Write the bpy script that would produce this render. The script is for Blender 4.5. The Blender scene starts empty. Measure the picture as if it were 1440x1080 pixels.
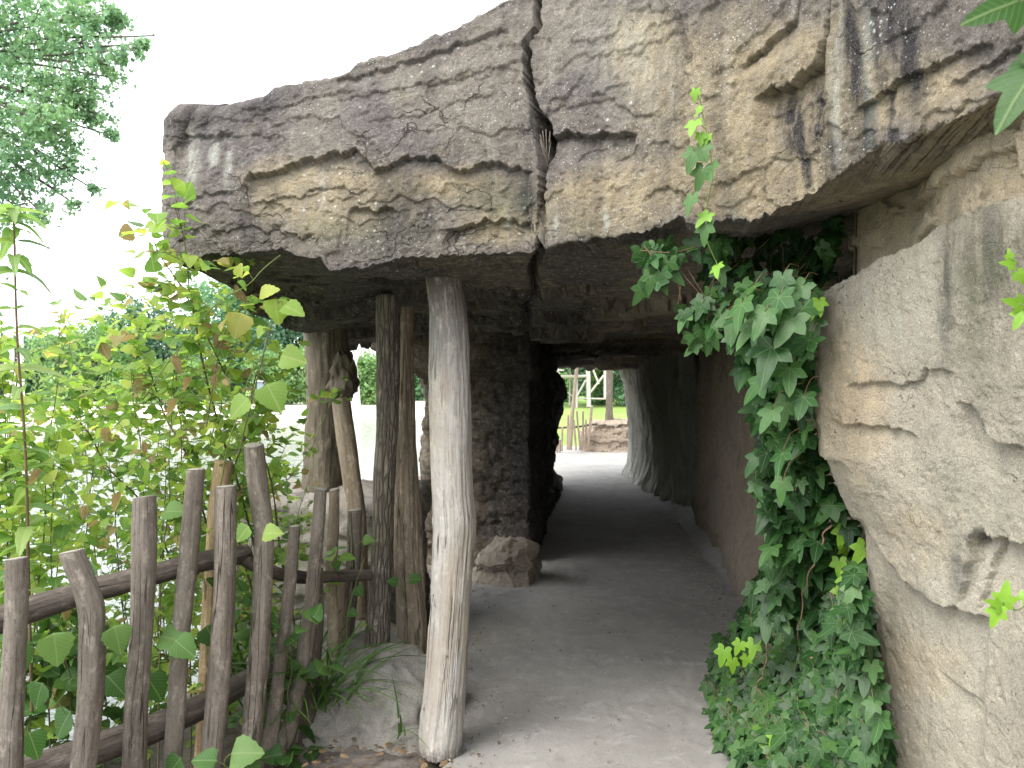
import bpy, math, random
import numpy as np
from mathutils import Vector, Matrix
rng = np.random.default_rng(7)
random.seed(7)
SC = bpy.context.scene
COL = SC.collection
# ------------------------------------------------------------------ camera, sky, sun, exposure
FP = 1130.0            # focal length in photo pixels (1440 wide)
EYE = 1.6
HZ = 530.0
HAZE = 0.0
cam_d = bpy.data.cameras.new('camera')
cam = bpy.data.objects.new('camera', cam_d)
COL.objects.link(cam)
cam.location = (0, 0, EYE)
cam.rotation_euler = (math.radians(90), 0, 0)
cam_d.sensor_width = 36
cam_d.lens = FP / 1440 * 36
cam_d.shift_y = (HZ - 540) / 1440
cam_d.clip_start = 0.05
cam_d.clip_end = 500
cam_d.dof.use_dof = True
cam_d.dof.focus_distance = 3.6
cam_d.dof.aperture_fstop = 7.5
SC.camera = cam
SUN_EL, SUN_AZ = math.radians(52), math.radians(-132)   # azimuth measured from +Y towards +X
w = bpy.data.worlds.new('World')
SC.world = w
w.use_nodes = True
wn = w.node_tree
wn.nodes.clear()
sky = wn.nodes.new('ShaderNodeTexSky')
sky.sky_type = 'NISHITA'
sky.sun_disc = False
sky.sun_elevation = SUN_EL
sky.sun_rotation = SUN_AZ
sky.dust_density = 4
sky.air_density = 1.0
mixc = wn.nodes.new('ShaderNodeMix')
mixc.data_type = 'RGBA'
mixc.inputs[0].default_value = 0.8
mixc.inputs[7].default_value = (9.2, 9.5, 9.9, 1)      # the white cloud cover
bg = wn.nodes.new('ShaderNodeBackground')
bg.inputs[1].default_value = 0.15
wo = wn.nodes.new('ShaderNodeOutputWorld')
wn.links.new(sky.outputs[0], mixc.inputs[6])
wn.links.new(mixc.outputs[2], bg.inputs[0])
wn.links.new(bg.outputs[0], wo.inputs[0])
sd = bpy.data.lights.new('sun', 'SUN')
sd.energy = 1.4
sd.angle = math.radians(32)
sd.color = (1.0, 0.96, 0.9)
sun = bpy.data.objects.new('sun', sd)
COL.objects.link(sun)
sdir = Vector((math.sin(SUN_AZ) * math.cos(SUN_EL), math.cos(SUN_AZ) * math.cos(SUN_EL), math.sin(SUN_EL)))
sun.rotation_euler = sdir.to_track_quat('Z', 'Y').to_euler()
SC.view_settings.view_transform = 'Standard'
SC.view_settings.look = 'None'
SC.view_settings.exposure = 1.32
SC.view_settings.gamma = 1
SC.cycles.use_denoising = True
SC.cycles.max_bounces = 10
SC.cycles.diffuse_bounces = 4
SC.cycles.transmission_bounces = 4
SC.cycles.transparent_max_bounces = 6
SC.cycles.caustics_reflective = False
SC.cycles.caustics_refractive = False

# ------------------------------------------------------------------ helpers
def P(px, py, d):
    return np.array(((px - 720) / FP * d, d, EYE - (py - HZ) / FP * d))

def pix(V):
    d = np.maximum(V[..., 1], 0.3)
    return V[..., 0] / d * FP + 720, HZ - (V[..., 2] - EYE) / d * FP

_r = np.random.default_rng(3)
PERM = _r.permutation(256)
GR = _r.normal(size=(256, 3))
GR /= np.linalg.norm(GR, axis=1)[:, None]

def pn(p, seed=0):
    p = np.asarray(p, float) + seed * 17.37
    i = np.floor(p).astype(int)
    f = p - i
    u = f * f * f * (f * (f * 6 - 15) + 10)
    r = 0
    for dx in (0, 1):
        wx = u[..., 0] if dx else 1 - u[..., 0]
        for dy in (0, 1):
            wy = u[..., 1] if dy else 1 - u[..., 1]
            for dz in (0, 1):
                wz = u[..., 2] if dz else 1 - u[..., 2]
                h = PERM[(PERM[(PERM[(i[..., 0] + dx) & 255] + i[..., 1] + dy) & 255] + i[..., 2] + dz) & 255]
                g = GR[h]
                r = r + wx * wy * wz * (g[..., 0] * (f[..., 0] - dx) + g[..., 1] * (f[..., 1] - dy) + g[..., 2] * (f[..., 2] - dz))
    return r * 1.5

def fbm(p, o=4, seed=0, gain=0.5, lac=2.03):
    a, r, p = 1.0, 0, np.asarray(p, float)
    for k in range(o):
        r = r + a * pn(p, seed + k)
        p = p * lac
        a *= gain
    return r

def n1(x, seed=0):
    x = np.asarray(x, float)
    return pn(np.stack([x, x * 0 + 0.37 + seed * 3.1, x * 0 + 0.71], -1))

def ss(a, b, x):
    t = np.clip((x - a) / (b - a), 0, 1)
    return t * t * (3 - 2 * t)

def lerp(a, b, t):
    return a + (b - a) * t

def unit(v):
    v = np.asarray(v, float)
    return v / np.maximum(np.linalg.norm(v, axis=-1, keepdims=True), 1e-9)

def mesh_np(name, V, F, mats, attrs=None, smooth=True, midx=None):
    V = np.ascontiguousarray(V, dtype=np.float32).reshape(-1, 3)
    F = np.ascontiguousarray(F, dtype=np.int32)
    k = F.shape[1]
    me = bpy.data.meshes.new(name)
    me.vertices.add(len(V))
    me.vertices.foreach_set('co', V.ravel())
    me.loops.add(F.size)
    me.loops.foreach_set('vertex_index', F.ravel())
    me.polygons.add(len(F))
    me.polygons.foreach_set('loop_start', np.arange(0, F.size, k, dtype=np.int32))
    try:
        me.polygons.foreach_set('loop_total', np.full(len(F), k, dtype=np.int32))
    except Exception:
        pass
    me.polygons.foreach_set('use_smooth', np.full(len(F), smooth, dtype=bool))
    for m in (mats if isinstance(mats, (list, tuple)) else [mats]):
        me.materials.append(m)
    if midx is not None:
        me.polygons.foreach_set('material_index', np.ascontiguousarray(midx, dtype=np.int32))
    for n, a in (attrs or {}).items():
        a = np.ascontiguousarray(a, dtype=np.float32)
        if a.size == len(V):
            at = me.attributes.new(n, 'FLOAT', 'POINT')
            at.data.foreach_set('value', a.ravel())
        else:
            at = me.attributes.new(n, 'FLOAT_VECTOR', 'POINT')
            at.data.foreach_set('vector', a.ravel())
    me.update(calc_edges=True)
    me.validate()
    return me

def link(name, me, parent=None, label=None, cat=None, group=None, kind=None):
    o = bpy.data.objects.new(name, me)
    COL.objects.link(o)
    if parent is not None:
        o.parent = parent
        o.matrix_parent_inverse = Matrix.Translation(-Vector(parent.location))
    tag(o, label, cat, group, kind)
    return o

def tag(o, label=None, cat=None, group=None, kind=None):
    if label: o['label'] = label
    if cat: o['category'] = cat
    if group: o['group'] = group
    if kind: o['kind'] = kind
    elif cat: o['kind'] = 'thing'
    return o

def thing(name, loc, label, cat, group=None):
    o = bpy.data.objects.new(name, None)
    COL.objects.link(o)
    o.location = tuple(float(v) for v in loc)
    o.empty_display_size = 0.1
    return tag(o, label, cat, group)

def grid_faces(nu, nv, wrapu=False, wrapv=False):
    iu = np.arange(nu if wrapu else nu - 1)
    iv = np.arange(nv if wrapv else nv - 1)
    a, b = np.meshgrid(iu, iv, indexing='ij')
    a2, b2 = (a + 1) % nu, (b + 1) % nv
    return np.stack([a * nv + b, a2 * nv + b, a2 * nv + b2, a * nv + b2], -1).reshape(-1, 4)

def grid_normals(G, wrapu=False):
    if wrapu:
        du = np.roll(G, -1, 0) - np.roll(G, 1, 0)
    else:
        du = np.gradient(G, axis=0)
    dv = np.gradient(G, axis=1)
    return unit(np.cross(du, dv))

# ------------------------------------------------------------------ material helpers
class NT:
    def __init__(s, name):
        s.m = bpy.data.materials.new(name)
        s.m.use_nodes = True
        s.t = s.m.node_tree
        s.b = s.t.nodes['Principled BSDF']
        s.out = s.t.nodes['Material Output']
        s.tc = s.t.nodes.new('ShaderNodeTexCoord')
    def n(s, typ, **kw):
        nd = s.t.nodes.new(typ)
        for k, v in kw.items():
            setattr(nd, k, v)
        return nd
    def put(s, sock, v):
        if isinstance(v, bpy.types.NodeSocket):
            s.t.links.new(v, sock)
        elif isinstance(v, (tuple, list)) and len(v) == 3 and sock.type == 'RGBA':
            sock.default_value = (*v, 1)
        else:
            sock.default_value = v
    def obj(s):
        return s.tc.outputs['Object']
    def scale(s, v, sc):
        m = s.n('ShaderNodeMapping')
        s.put(m.inputs['Vector'], v)
        m.inputs['Scale'].default_value = sc
        return m.outputs[0]
    def noise(s, v, scale, detail=5, rough=0.6, dist=0.0, sc=None):
        if sc: v = s.scale(v, sc)
        nd = s.n('ShaderNodeTexNoise')
        s.put(nd.inputs['Vector'], v)
        nd.inputs['Scale'].default_value = scale
        nd.inputs['Detail'].default_value = detail
        nd.inputs['Roughness'].default_value = rough
        nd.inputs['Distortion'].default_value = dist
        return nd.outputs['Fac']
    def voro(s, v, scale, feat='F1', sc=None, out='Distance'):
        if sc: v = s.scale(v, sc)
        nd = s.n('ShaderNodeTexVoronoi', feature=feat)
        s.put(nd.inputs['Vector'], v)
        nd.inputs['Scale'].default_value = scale
        return nd.outputs[out]
    def ramp(s, f, *stops):
        nd = s.n('ShaderNodeValToRGB')
        s.put(nd.inputs[0], f)
        cr = nd.color_ramp
        while len(cr.elements) < len(stops):
            cr.elements.new(0.5)
        for e, (p, c) in zip(cr.elements, stops):
            e.position = p
            e.color = (*c, 1) if isinstance(c, (tuple, list)) else (c, c, c, 1)
        return nd.outputs[0]
    def mix(s, f, a, b, mode='MIX'):
        nd = s.n('ShaderNodeMix', data_type='RGBA', blend_type=mode)
        s.put(nd.inputs[0], f)
        s.put(nd.inputs[6], a)
        s.put(nd.inputs[7], b)
        return nd.outputs[2]
    def math(s, op, a, b=0.0, clamp=False):
        nd = s.n('ShaderNodeMath', operation=op, use_clamp=clamp)
        s.put(nd.inputs[0], a)
        s.put(nd.inputs[1], b)
        return nd.outputs[0]
    def attr(s, name, vec=False):
        nd = s.n('ShaderNodeAttribute', attribute_name=name)
        return nd.outputs['Vector'] if vec else nd.outputs['Fac']
    def bump(s, h, strength=0.5, dist=0.01, prev=None):
        nd = s.n('ShaderNodeBump')
        nd.inputs['Strength'].default_value = strength
        nd.inputs['Distance'].default_value = dist
        s.put(nd.inputs['Height'], h)
        if prev is not None: s.put(nd.inputs['Normal'], prev)
        return nd.outputs[0]
    def fin(s, col, rough=0.9, nrm=None, spec=0.3):
        s.put(s.b.inputs['Base Color'], col)
        s.put(s.b.inputs['Roughness'], rough)
        s.b.inputs['Specular IOR Level'].default_value = spec
        if nrm is not None: s.put(s.b.inputs['Normal'], nrm)
        return s.m

def rock_mat(name, grey, tan, ochre, streak=0.6, spots=0.8, lich=0.0, hair=0.75):
    """attributes: och = broken-off face, drk = darkening (black run-off stain; shade painted on ceiling and pillar; feet and grooves), pal = pale lime run, mos = green growth"""
    N = NT(name)
    o = N.obj()
    big = N.noise(o, 1.6, 6, 0.62, 0.4)
    mid = N.noise(o, 7.0, 8, 0.7, 0.3)
    c = N.mix(N.ramp(big, (0.40, 0.0), (0.60, 1.0)), grey, tan)
    och = N.math('ADD', N.attr('och'), N.math('MULTIPLY', N.math('SUBTRACT', mid, 0.5), 1.1), clamp=True)
    och = N.ramp(och, (0.20, 0.0), (0.75, 1.0))
    c = N.mix(och, c, N.mix(N.ramp(mid, (0.35, 0.0), (0.68, 1.0)), ochre, tuple(min(1, v * 1.22) for v in ochre)))
    # blotches
    c = N.mix(N.math('MULTIPLY', N.ramp(N.noise(o, 18, 6, 0.75, 0.2), (0.42, 0.0), (0.66, 1.0)), 0.45), c, tuple(v * 0.55 for v in grey))
    c = N.mix(N.math('MULTIPLY', N.ramp(N.noise(o, 31, 6, 0.75, 0.2), (0.50, 0.0), (0.70, 1.0)), 0.4), c, (0.62, 0.57, 0.5))
    # vertical run-off
    st = N.ramp(N.noise(o, 9.0, 5, 0.6, 0.15, sc=(1, 1, 0.10)), (0.48, 0.0), (0.66, 1.0))
    c = N.mix(N.math('MULTIPLY', st, 0.5 * streak), c, (0.09, 0.08, 0.075))
    st2 = N.ramp(N.noise(o, 13.0, 4, 0.6, 0.15, sc=(1, 1, 0.07)), (0.60, 0.0), (0.74, 1.0))
    c = N.mix(N.math('MULTIPLY', st2, 0.4 * streak), c, (0.66, 0.64, 0.56))
    # attribute stains and painted shade broken up by streak noise
    sn = N.noise(o, 26.0, 6, 0.7, 0.1, sc=(1, 1, 0.13))
    drk = N.math('MULTIPLY', N.attr('drk'), N.ramp(sn, (0.34, 0.2), (0.54, 1.3)), clamp=True)
    c = N.mix(N.math('MULTIPLY', drk, 0.95), c, (0.035, 0.033, 0.038))
    pal = N.math('MULTIPLY', N.attr('pal'), N.ramp(sn, (0.36, 0.0), (0.6, 1.0)), clamp=True)
    c = N.mix(N.math('MULTIPLY', pal, 0.75), c, (0.62, 0.64, 0.56))
    mos = N.math('MULTIPLY', N.attr('mos'), N.ramp(mid, (0.38, 0.1), (0.6, 1.0)), clamp=True)
    c = N.mix(N.math('MULTIPLY', mos, 0.7), c, (0.14, 0.16, 0.085))
    # lichen specks
    vd = N.voro(N.mix(0.04, o, N.n('ShaderNodeTexNoise').outputs[1]), 75)
    sp = N.math('MULTIPLY', N.ramp(vd, (0.10, 1.0), (0.2, 0.0)), N.ramp(N.noise(o, 5.5, 4, 0.7), (0.47, 0.0), (0.60, 1.0)))
    c = N.mix(N.math('MULTIPLY', sp, spots), c, (0.75, 0.75, 0.72))
    vd2 = N.voro(o, 28)
    sp2 = N.math('MULTIPLY', N.ramp(vd2, (0.11, 1.0), (0.19, 0.0)), N.ramp(N.noise(o, 3.1, 3, 0.7), (0.52, 0.0), (0.62, 1.0)))
    c = N.mix(N.math('MULTIPLY', sp2, spots * 0.8), c, (0.70, 0.72, 0.66))
    if lich:
        yl = N.ramp(N.noise(o, 9, 6, 0.7), (0.60, 0.0), (0.68, 1.0))
        c = N.mix(N.math('MULTIPLY', yl, lich), c, (0.45, 0.36, 0.10))
    wv_ = N.n('ShaderNodeVectorMath', operation='ADD')
    nzc = N.n('ShaderNodeTexNoise'); N.put(nzc.inputs['Vector'], o); nzc.inputs['Scale'].default_value = 3.5; nzc.inputs['Detail'].default_value = 8
    N.put(wv_.inputs[0], o)
    scv = N.n('ShaderNodeVectorMath', operation='SCALE'); N.put(scv.inputs[0], nzc.outputs['Color']); scv.inputs['Scale'].default_value = 0.5
    N.put(wv_.inputs[1], scv.outputs[0])
    hl = N.voro(wv_.outputs[0], 2.4, 'DISTANCE_TO_EDGE', sc=(1, 1, 1.7))
    hlm = N.math('MULTIPLY', N.ramp(hl, (0.0, 1.0), (0.012, 0.0)), N.ramp(N.noise(o, 2.1, 3), (0.50, 0.0), (0.58, 1.0)))
    c = N.mix(N.math('MULTIPLY', hlm, hair), c, (0.07, 0.06, 0.05))
    ptm = N.math('MULTIPLY', N.ramp(N.voro(wv_.outputs[0], 33), (0.10, 1.0), (0.2, 0.0)), N.ramp(N.noise(o, 4.2, 4, 0.7), (0.50, 0.0), (0.60, 1.0)))
    c = N.mix(N.math('MULTIPLY', ptm, 0.5), c, (0.09, 0.08, 0.065))
    # grain
    c = N.mix(N.ramp(N.noise(o, 230, 3, 0.8), (0.45, 0.0), (0.62, 0.6)), c, N.mix(1.0, c, (0.35, 0.34, 0.33), 'MULTIPLY'))
    c = N.mix(N.ramp(N.noise(o, 330, 3, 0.8), (0.56, 0.0), (0.68, 0.4)), c, (0.7, 0.67, 0.6))
    h1 = N.noise(o, 34, 10, 0.72, 0.2)
    h2 = N.math('ADD', N.noise(o, 170, 6, 0.7), N.math('MULTIPLY', N.noise(o, 420, 3, 0.7), 0.7))
    pit = N.ramp(N.voro(o, 60), (0.0, 0.0), (0.25, 1.0))
    h = N.math('ADD', N.math('MULTIPLY', h1, 1.0), N.math('ADD', N.math('MULTIPLY', h2, 0.42), N.math('MULTIPLY', pit, 0.10)))
    h = N.math('SUBTRACT', h, N.math('ADD', N.math('MULTIPLY', hlm, 1.2 * hair), N.math('MULTIPLY', ptm, 0.5)))
    nr = N.bump(h, 1.0, 0.018)
    return N.fin(c, 0.93, nr, 0.2)

def wood_mat(name, c1, c2, crackc=(0.03, 0.025, 0.02), stain=0.4, furrow=0.0, crk=1.0, mould=False):
    N = NT(name)
    g = N.attr('grain', True)
    fine = N.noise(g, 60, 6, 0.7, 0.3, sc=(1, 1, 0.05))
    med = N.noise(g, 14, 5, 0.6, 0.8, sc=(1, 1, 0.14))
    blo = N.noise(g, 3.5, 5, 0.65, 0.5, sc=(1, 1, 0.5))
    c = N.mix(N.ramp(med, (0.36, 0.0), (0.64, 1.0)), c1, c2)
    c = N.mix(N.math('MULTIPLY', N.ramp(blo, (0.45, 0.0), (0.7, 1.0)), stain), c, tuple(v * 0.5 for v in c2))
    c = N.mix(N.math('MULTIPLY', N.ramp(fine, (0.42, 0.0), (0.62, 1.0)), 0.35), c, tuple(v * 0.62 for v in c1))
    ck = N.ramp(N.noise(g, 17, 3, 0.5, 0.35, sc=(1, 1, 0.045)), (0.488, 0.0), (0.5, 1.0), (0.512, 0.0))
    ck = N.math('MULTIPLY', ck, N.ramp(N.noise(g, 4, 2, 0.5, sc=(1, 1, 0.3)), (0.48, 0.0), (0.58, 1.0)))
    c = N.mix(N.math('MULTIPLY', ck, 0.9 * crk), c, crackc)
    kn = N.ramp(N.voro(g, 5.5, sc=(1, 1, 0.7)), (0.05, 1.0), (0.12, 0.0))
    c = N.mix(N.math('MULTIPLY', kn, 0.6), c, tuple(v * 0.35 for v in c1))
    spk = N.noise(g, 90, 4, 0.8, 0.0, sc=(1, 1, 0.4))
    c = N.mix(N.ramp(spk, (0.52, 0.0), (0.64, 0.55)), c, tuple(v * 0.45 for v in c1))
    c = N.mix(N.ramp(N.noise(g, 22, 5, 0.75, 0.2, sc=(1, 1, 0.5)), (0.54, 0.0), (0.66, 0.5)), c, tuple(min(0.75, v * 1.6 + 0.03) for v in c2))
    if mould:
        tp_m = N.math('MULTIPLY', N.ramp(N.attr('dist'), (0.0, 1.0), (0.5, 0.0)), N.ramp(N.noise(g, 30, 7, 0.8, 0.4, sc=(1, 1, 0.25)), (0.40, 0.0), (0.50, 1.0)))
        c = N.mix(N.math('MULTIPLY', tp_m, 0.9), c, (0.07, 0.05, 0.045))
        bt_m = N.math('MULTIPLY', N.ramp(N.attr('dend'), (0.0, 1.0), (0.06, 0.0)), N.ramp(N.noise(g, 60, 5, 0.8), (0.40, 0.0), (0.55, 1.0)))
        c = N.mix(N.math('MULTIPLY', bt_m, 0.9), c, (0.07, 0.045, 0.04))
        br_m = N.ramp(N.noise(g, 5.0, 4, 0.6, 0.6, sc=(1, 1, 0.35)), (0.50, 0.0), (0.62, 0.6))
        c = N.mix(N.math('MULTIPLY', br_m, 0.6), c, (0.34, 0.26, 0.18))
    h = N.math('ADD', N.math('MULTIPLY', fine, 0.9), N.math('MULTIPLY', med, 0.8))
    h = N.math('ADD', h, N.math('MULTIPLY', spk, 0.4))
    h = N.math('SUBTRACT', h, N.math('MULTIPLY', ck, 1.2 * crk))
    if furrow:
        fu = N.voro(g, 55, 'DISTANCE_TO_EDGE', sc=(1, 1, 0.16))
        fr = N.ramp(fu, (0.0, 0.0), (0.22, 1.0))
        h = N.math('ADD', h, N.math('MULTIPLY', fr, furrow))
        c = N.mix(N.math('MULTIPLY', N.ramp(fu, (0.0, 1.0), (0.14, 0.0)), 0.7), c, tuple(v * 0.4 for v in c1))
    # cut ends paler
    c = N.mix(N.attr('cut'), c, N.mix(N.noise(g, 40, 3), (0.42, 0.37, 0.31), (0.6, 0.56, 0.5)))
    return N.fin(c, 0.88, N.bump(h, 1.0, 0.008), 0.2)

def leaf_mat(name, ramp_stops, trans=0.5, gloss=0.45, vein=(0.5, 0.6, 0.3), nray=0, veinamt=0.35):
    N = NT(name)
    t = N.attr('tint')
    c = N.ramp(t, *ramp_stops)
    c = N.mix(N.math('MULTIPLY', N.noise(N.obj(), 45, 4, 0.6), 0.5), c, N.mix(1.0, c, (0.55, 0.6, 0.5), 'MULTIPLY'))
    luv = N.attr('luv', True)
    sx = N.n('ShaderNodeSeparateXYZ')
    N.put(sx.inputs[0], luv)
    x, y = sx.outputs[0], sx.outputs[1]
    if nray:
        a = N.math('ARCTAN2', x, y)
        r = N.math('SQRT', N.math('ADD', N.math('MULTIPLY', x, x), N.math('MULTIPLY', y, y)))
        v = N.math('MULTIPLY', N.math('ABSOLUTE', N.math('SINE', N.math('MULTIPLY', a, nray))), r)
        vm = N.ramp(v, (0.02, 1.0), (0.07, 0.0))
    else:
        ax = N.math('ABSOLUTE', x)
        m1 = N.ramp(ax, (0.01, 1.0), (0.035, 0.0))
        w_ = N.math('SINE', N.math('MULTIPLY', N.math('SUBTRACT', y, N.math('MULTIPLY', ax, 0.8)), 48.0))
        m2 = N.math('MULTIPLY', N.ramp(w_, (0.86, 0.0), (0.98, 1.0)), 0.55)
        vm = N.math('MAXIMUM', m1, m2)
    c = N.mix(N.math('MULTIPLY', vm, veinamt), c, vein)
    tr = N.n('ShaderNodeBsdfTranslucent')
    tc = N.mix(1.0, c, (1.25, 1.3, 0.45), 'MULTIPLY')
    N.put(tr.inputs[0], N.mix(0.55, tc, c))
    ms = N.n('ShaderNodeMixShader')
    ms.inputs[0].default_value = trans
    nr = N.bump(N.math('ADD', N.math('MULTIPLY', vm, -0.6), N.noise(N.obj(), 90, 3)), 0.4, 0.003)
    N.fin(c, gloss, nr, 0.35)
    N.t.links.new(N.b.outputs[0], ms.inputs[1])
    N.t.links.new(tr.outputs[0], ms.inputs[2])
    N.t.links.new(ms.outputs[0], N.out.inputs[0])
    return N.m

def flat_mat(name, col, rough=0.8, var=0.25, sc=20, bmp=0.3):
    N = NT(name)
    nz = N.noise(N.obj(), sc, 6, 0.65)
    c = N.mix(nz, tuple(v * (1 - var) for v in col), tuple(min(1, v * (1 + var)) for v in col))
    return N.fin(c, rough, N.bump(nz, bmp, 0.01), 0.3)

M_ROOF = rock_mat('weathered_roof_rock', (0.165, 0.145, 0.142), (0.265, 0.235, 0.195), (0.41, 0.34, 0.22), 0.85, 1.0, 0.12)
M_WALL = rock_mat('pale_sandstone_wall', (0.63, 0.565, 0.45), (0.71, 0.64, 0.50), (0.66, 0.54, 0.37), 0.15, 0.25, hair=0.18)
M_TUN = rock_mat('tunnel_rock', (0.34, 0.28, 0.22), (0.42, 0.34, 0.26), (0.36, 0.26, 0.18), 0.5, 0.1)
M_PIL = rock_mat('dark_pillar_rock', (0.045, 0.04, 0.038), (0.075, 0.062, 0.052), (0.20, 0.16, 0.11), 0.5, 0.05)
M_FLUTE = rock_mat('pale_fluted_render', (0.60, 0.56, 0.51), (0.70, 0.66, 0.60), (0.58, 0.5, 0.42), 0.6, 0.1)
M_STONE = rock_mat('grey_boulder_stone', (0.38, 0.355, 0.32), (0.46, 0.43, 0.39), (0.42, 0.37, 0.31), 0.1, 0.15)
M_PALEWOOD = wood_mat('bleached_wood', (0.50, 0.485, 0.46), (0.42, 0.385, 0.34), stain=0.4, mould=True, crk=0.8)
M_BARK = wood_mat('grey_brown_bark', (0.21, 0.18, 0.15), (0.29, 0.25, 0.21), stain=0.5, furrow=1.4, crk=0.2)
M_SPLIT = wood_mat('split_brown_wood', (0.27, 0.21, 0.16), (0.38, 0.31, 0.24), stain=0.5)
M_PICK = wood_mat('weathered_picket_wood', (0.165, 0.14, 0.115), (0.27, 0.235, 0.20), stain=0.6)
M_PICKO = wood_mat('ochre_picket_wood', (0.36, 0.26, 0.15), (0.45, 0.34, 0.21), stain=0.3)
M_DARKW = wood_mat('dark_rail_wood', (0.09, 0.075, 0.065), (0.16, 0.13, 0.11), stain=0.5)
M_CONCP = wood_mat('sculpted_concrete_trunk', (0.13, 0.11, 0.085), (0.20, 0.17, 0.13), stain=0.5, crk=0.3)
M_TWIG = flat_mat('green_brown_twig', (0.14, 0.12, 0.07), 0.7, 0.3)
M_TWIGG = flat_mat('green_stem', (0.20, 0.26, 0.08), 0.6, 0.3)
M_STEMB = flat_mat('ivy_stem', (0.22, 0.14, 0.09), 0.8, 0.3)
M_IVY = leaf_mat('ivy_leaf', [(0.0, (0.012, 0.042, 0.013)), (0.45, (0.036, 0.110, 0.026)), (0.75, (0.075, 0.175, 0.042)), (0.86, (0.09, 0.19, 0.055)), (0.93, (0.20, 0.40, 0.035)), (0.985, (0.26, 0.48, 0.04)), (1.0, (0.28, 0.13, 0.05))], 0.25, 0.40, (0.26, 0.38, 0.17), 4, 0.28)
M_LEAF = leaf_mat('shrub_leaf', [(0.0, (0.10, 0.23, 0.06)), (0.35, (0.25, 0.44, 0.09)), (0.65, (0.42, 0.58, 0.12)), (0.9, (0.60, 0.66, 0.15)), (0.955, (0.50, 0.42, 0.16)), (0.975, (0.40, 0.28, 0.15)), (1.0, (0.33, 0.22, 0.13))], 0.6, 0.42, (0.55, 0.6, 0.3), 0, 0.5)
M_HERB = leaf_mat('herb_leaf', [(0.0, (0.09, 0.20, 0.07)), (0.6, (0.22, 0.38, 0.12)), (0.9, (0.38, 0.50, 0.16)), (1.0, (0.36, 0.28, 0.14))], 0.52, 0.42, (0.45, 0.52, 0.25), 0, 0.5)
M_DLEAF = leaf_mat('dark_broad_leaf', [(0.0, (0.045, 0.12, 0.03)), (0.6, (0.09, 0.21, 0.05)), (0.9, (0.17, 0.30, 0.08)), (0.96, (0.33, 0.36, 0.12)), (1.0, (0.32, 0.24, 0.12))], 0.42, 0.45, (0.30, 0.40, 0.18), 0, 0.45)  # darker green leaf colours
M_GRASS = leaf_mat('grass_blade', [(0.0, (0.05, 0.13, 0.025)), (1.0, (0.13, 0.26, 0.05))], 0.35, 0.45, (0.2, 0.3, 0.1), 0, 0.1)
M_DEAD = leaf_mat('dead_leaf', [(0.0, (0.12, 0.075, 0.045)), (1.0, (0.33, 0.23, 0.13))], 0.15, 0.8, (0.2, 0.13, 0.08), 0, 0.2)
def far_leaf(name, a, b):
    return leaf_mat(name, [(0.0, a), (1.0, b)], 0.4, 0.6, (0.2, 0.3, 0.1), 0, 0.0)
M_FT0 = far_leaf('tree_leaf_pale_blue_green', (0.17, 0.33, 0.21), (0.36, 0.55, 0.31))
M_FT1 = far_leaf('tree_leaf_blue_green', (0.13, 0.27, 0.16), (0.26, 0.43, 0.24))
M_FT2 = far_leaf('tree_leaf_mid_green', (0.15, 0.29, 0.12), (0.32, 0.48, 0.19))
M_FT3 = far_leaf('tree_leaf_dark_green', (0.07, 0.16, 0.11), (0.17, 0.30, 0.18))
M_TRUNK = flat_mat('tree_bark', (0.13, 0.11, 0.09), 0.9, 0.3)
M_WHITEW = flat_mat('bleached_dead_branch', (0.72, 0.70, 0.68), 0.8, 0.1)

# ------------------------------------------------------------------ relief helpers (pixel positions only choose where a ledge lies on the rock)
def ledge(px, py, pts, h, L, soft=2.2, rag=5.0, seed=0, win=14):
    xs, ys = zip(*pts)
    qn = n1(px / 15.0, seed + 31) * 2.6
    qf = np.floor(qn)
    qn = (qf + ss(0.0, 0.12, qn - qf)) / 2.6
    ye = np.interp(px, xs, ys) + rag * 1.6 * qn + 0.6 * rag * (n1(px / 23.0, seed) * 1.2 + n1(px / 8.0, seed + 5) * 0.6 + n1(px / 3.3, seed + 9) * 0.3)
    t = py - ye
    wn_ = ss(xs[0] - win * 0.3, xs[0] + win, px) * (1 - ss(xs[-1] - win, xs[-1] + win * 0.3, px))
    return -h * wn_ * ss(0, soft, t) * np.exp(-np.maximum(t, 0) / L)

def vcrack(px, py, pts, h, wd, seed=0):
    ys, xs = zip(*[(b, a) for a, b in pts])
    xe = np.interp(py, ys, xs) + 2.5 * n1(py / 14.0, seed) + 2.0 * n1(py / 5.0, seed + 3)
    wv = wd * (1 + 0.5 * n1(py / 18.0, seed + 7))
    wy = ss(ys[0] - 3, ys[0] + 10, py) * (1 - ss(ys[-1] - 10, ys[-1] + 3, py))
    return -h * wy * (1 - ss(wv * 0.5, wv * 0.5 + 2.0, np.abs(px - xe)))

def terrace(V, amp, K, sc, seed):
    q = V * np.array(sc)
    q = q + 0.11 * np.stack([fbm(V * 9, 3, seed + 20), fbm(V * 9, 3, seed + 30), fbm(V * 9, 3, seed + 40)], -1)
    f = fbm(q, 3, seed) * K
    fl = np.floor(f)
    fr = f - fl
    return amp / K * (fl + ss(0.0, 0.09, fr) * 1.0)

def blob(px, py, cx, cy, rx, ry, sh=0.0):
    return np.exp(-(((px - cx - sh * (py - cy)) / rx) ** 2 + ((py - cy) / ry) ** 2) ** 1.5)

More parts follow.
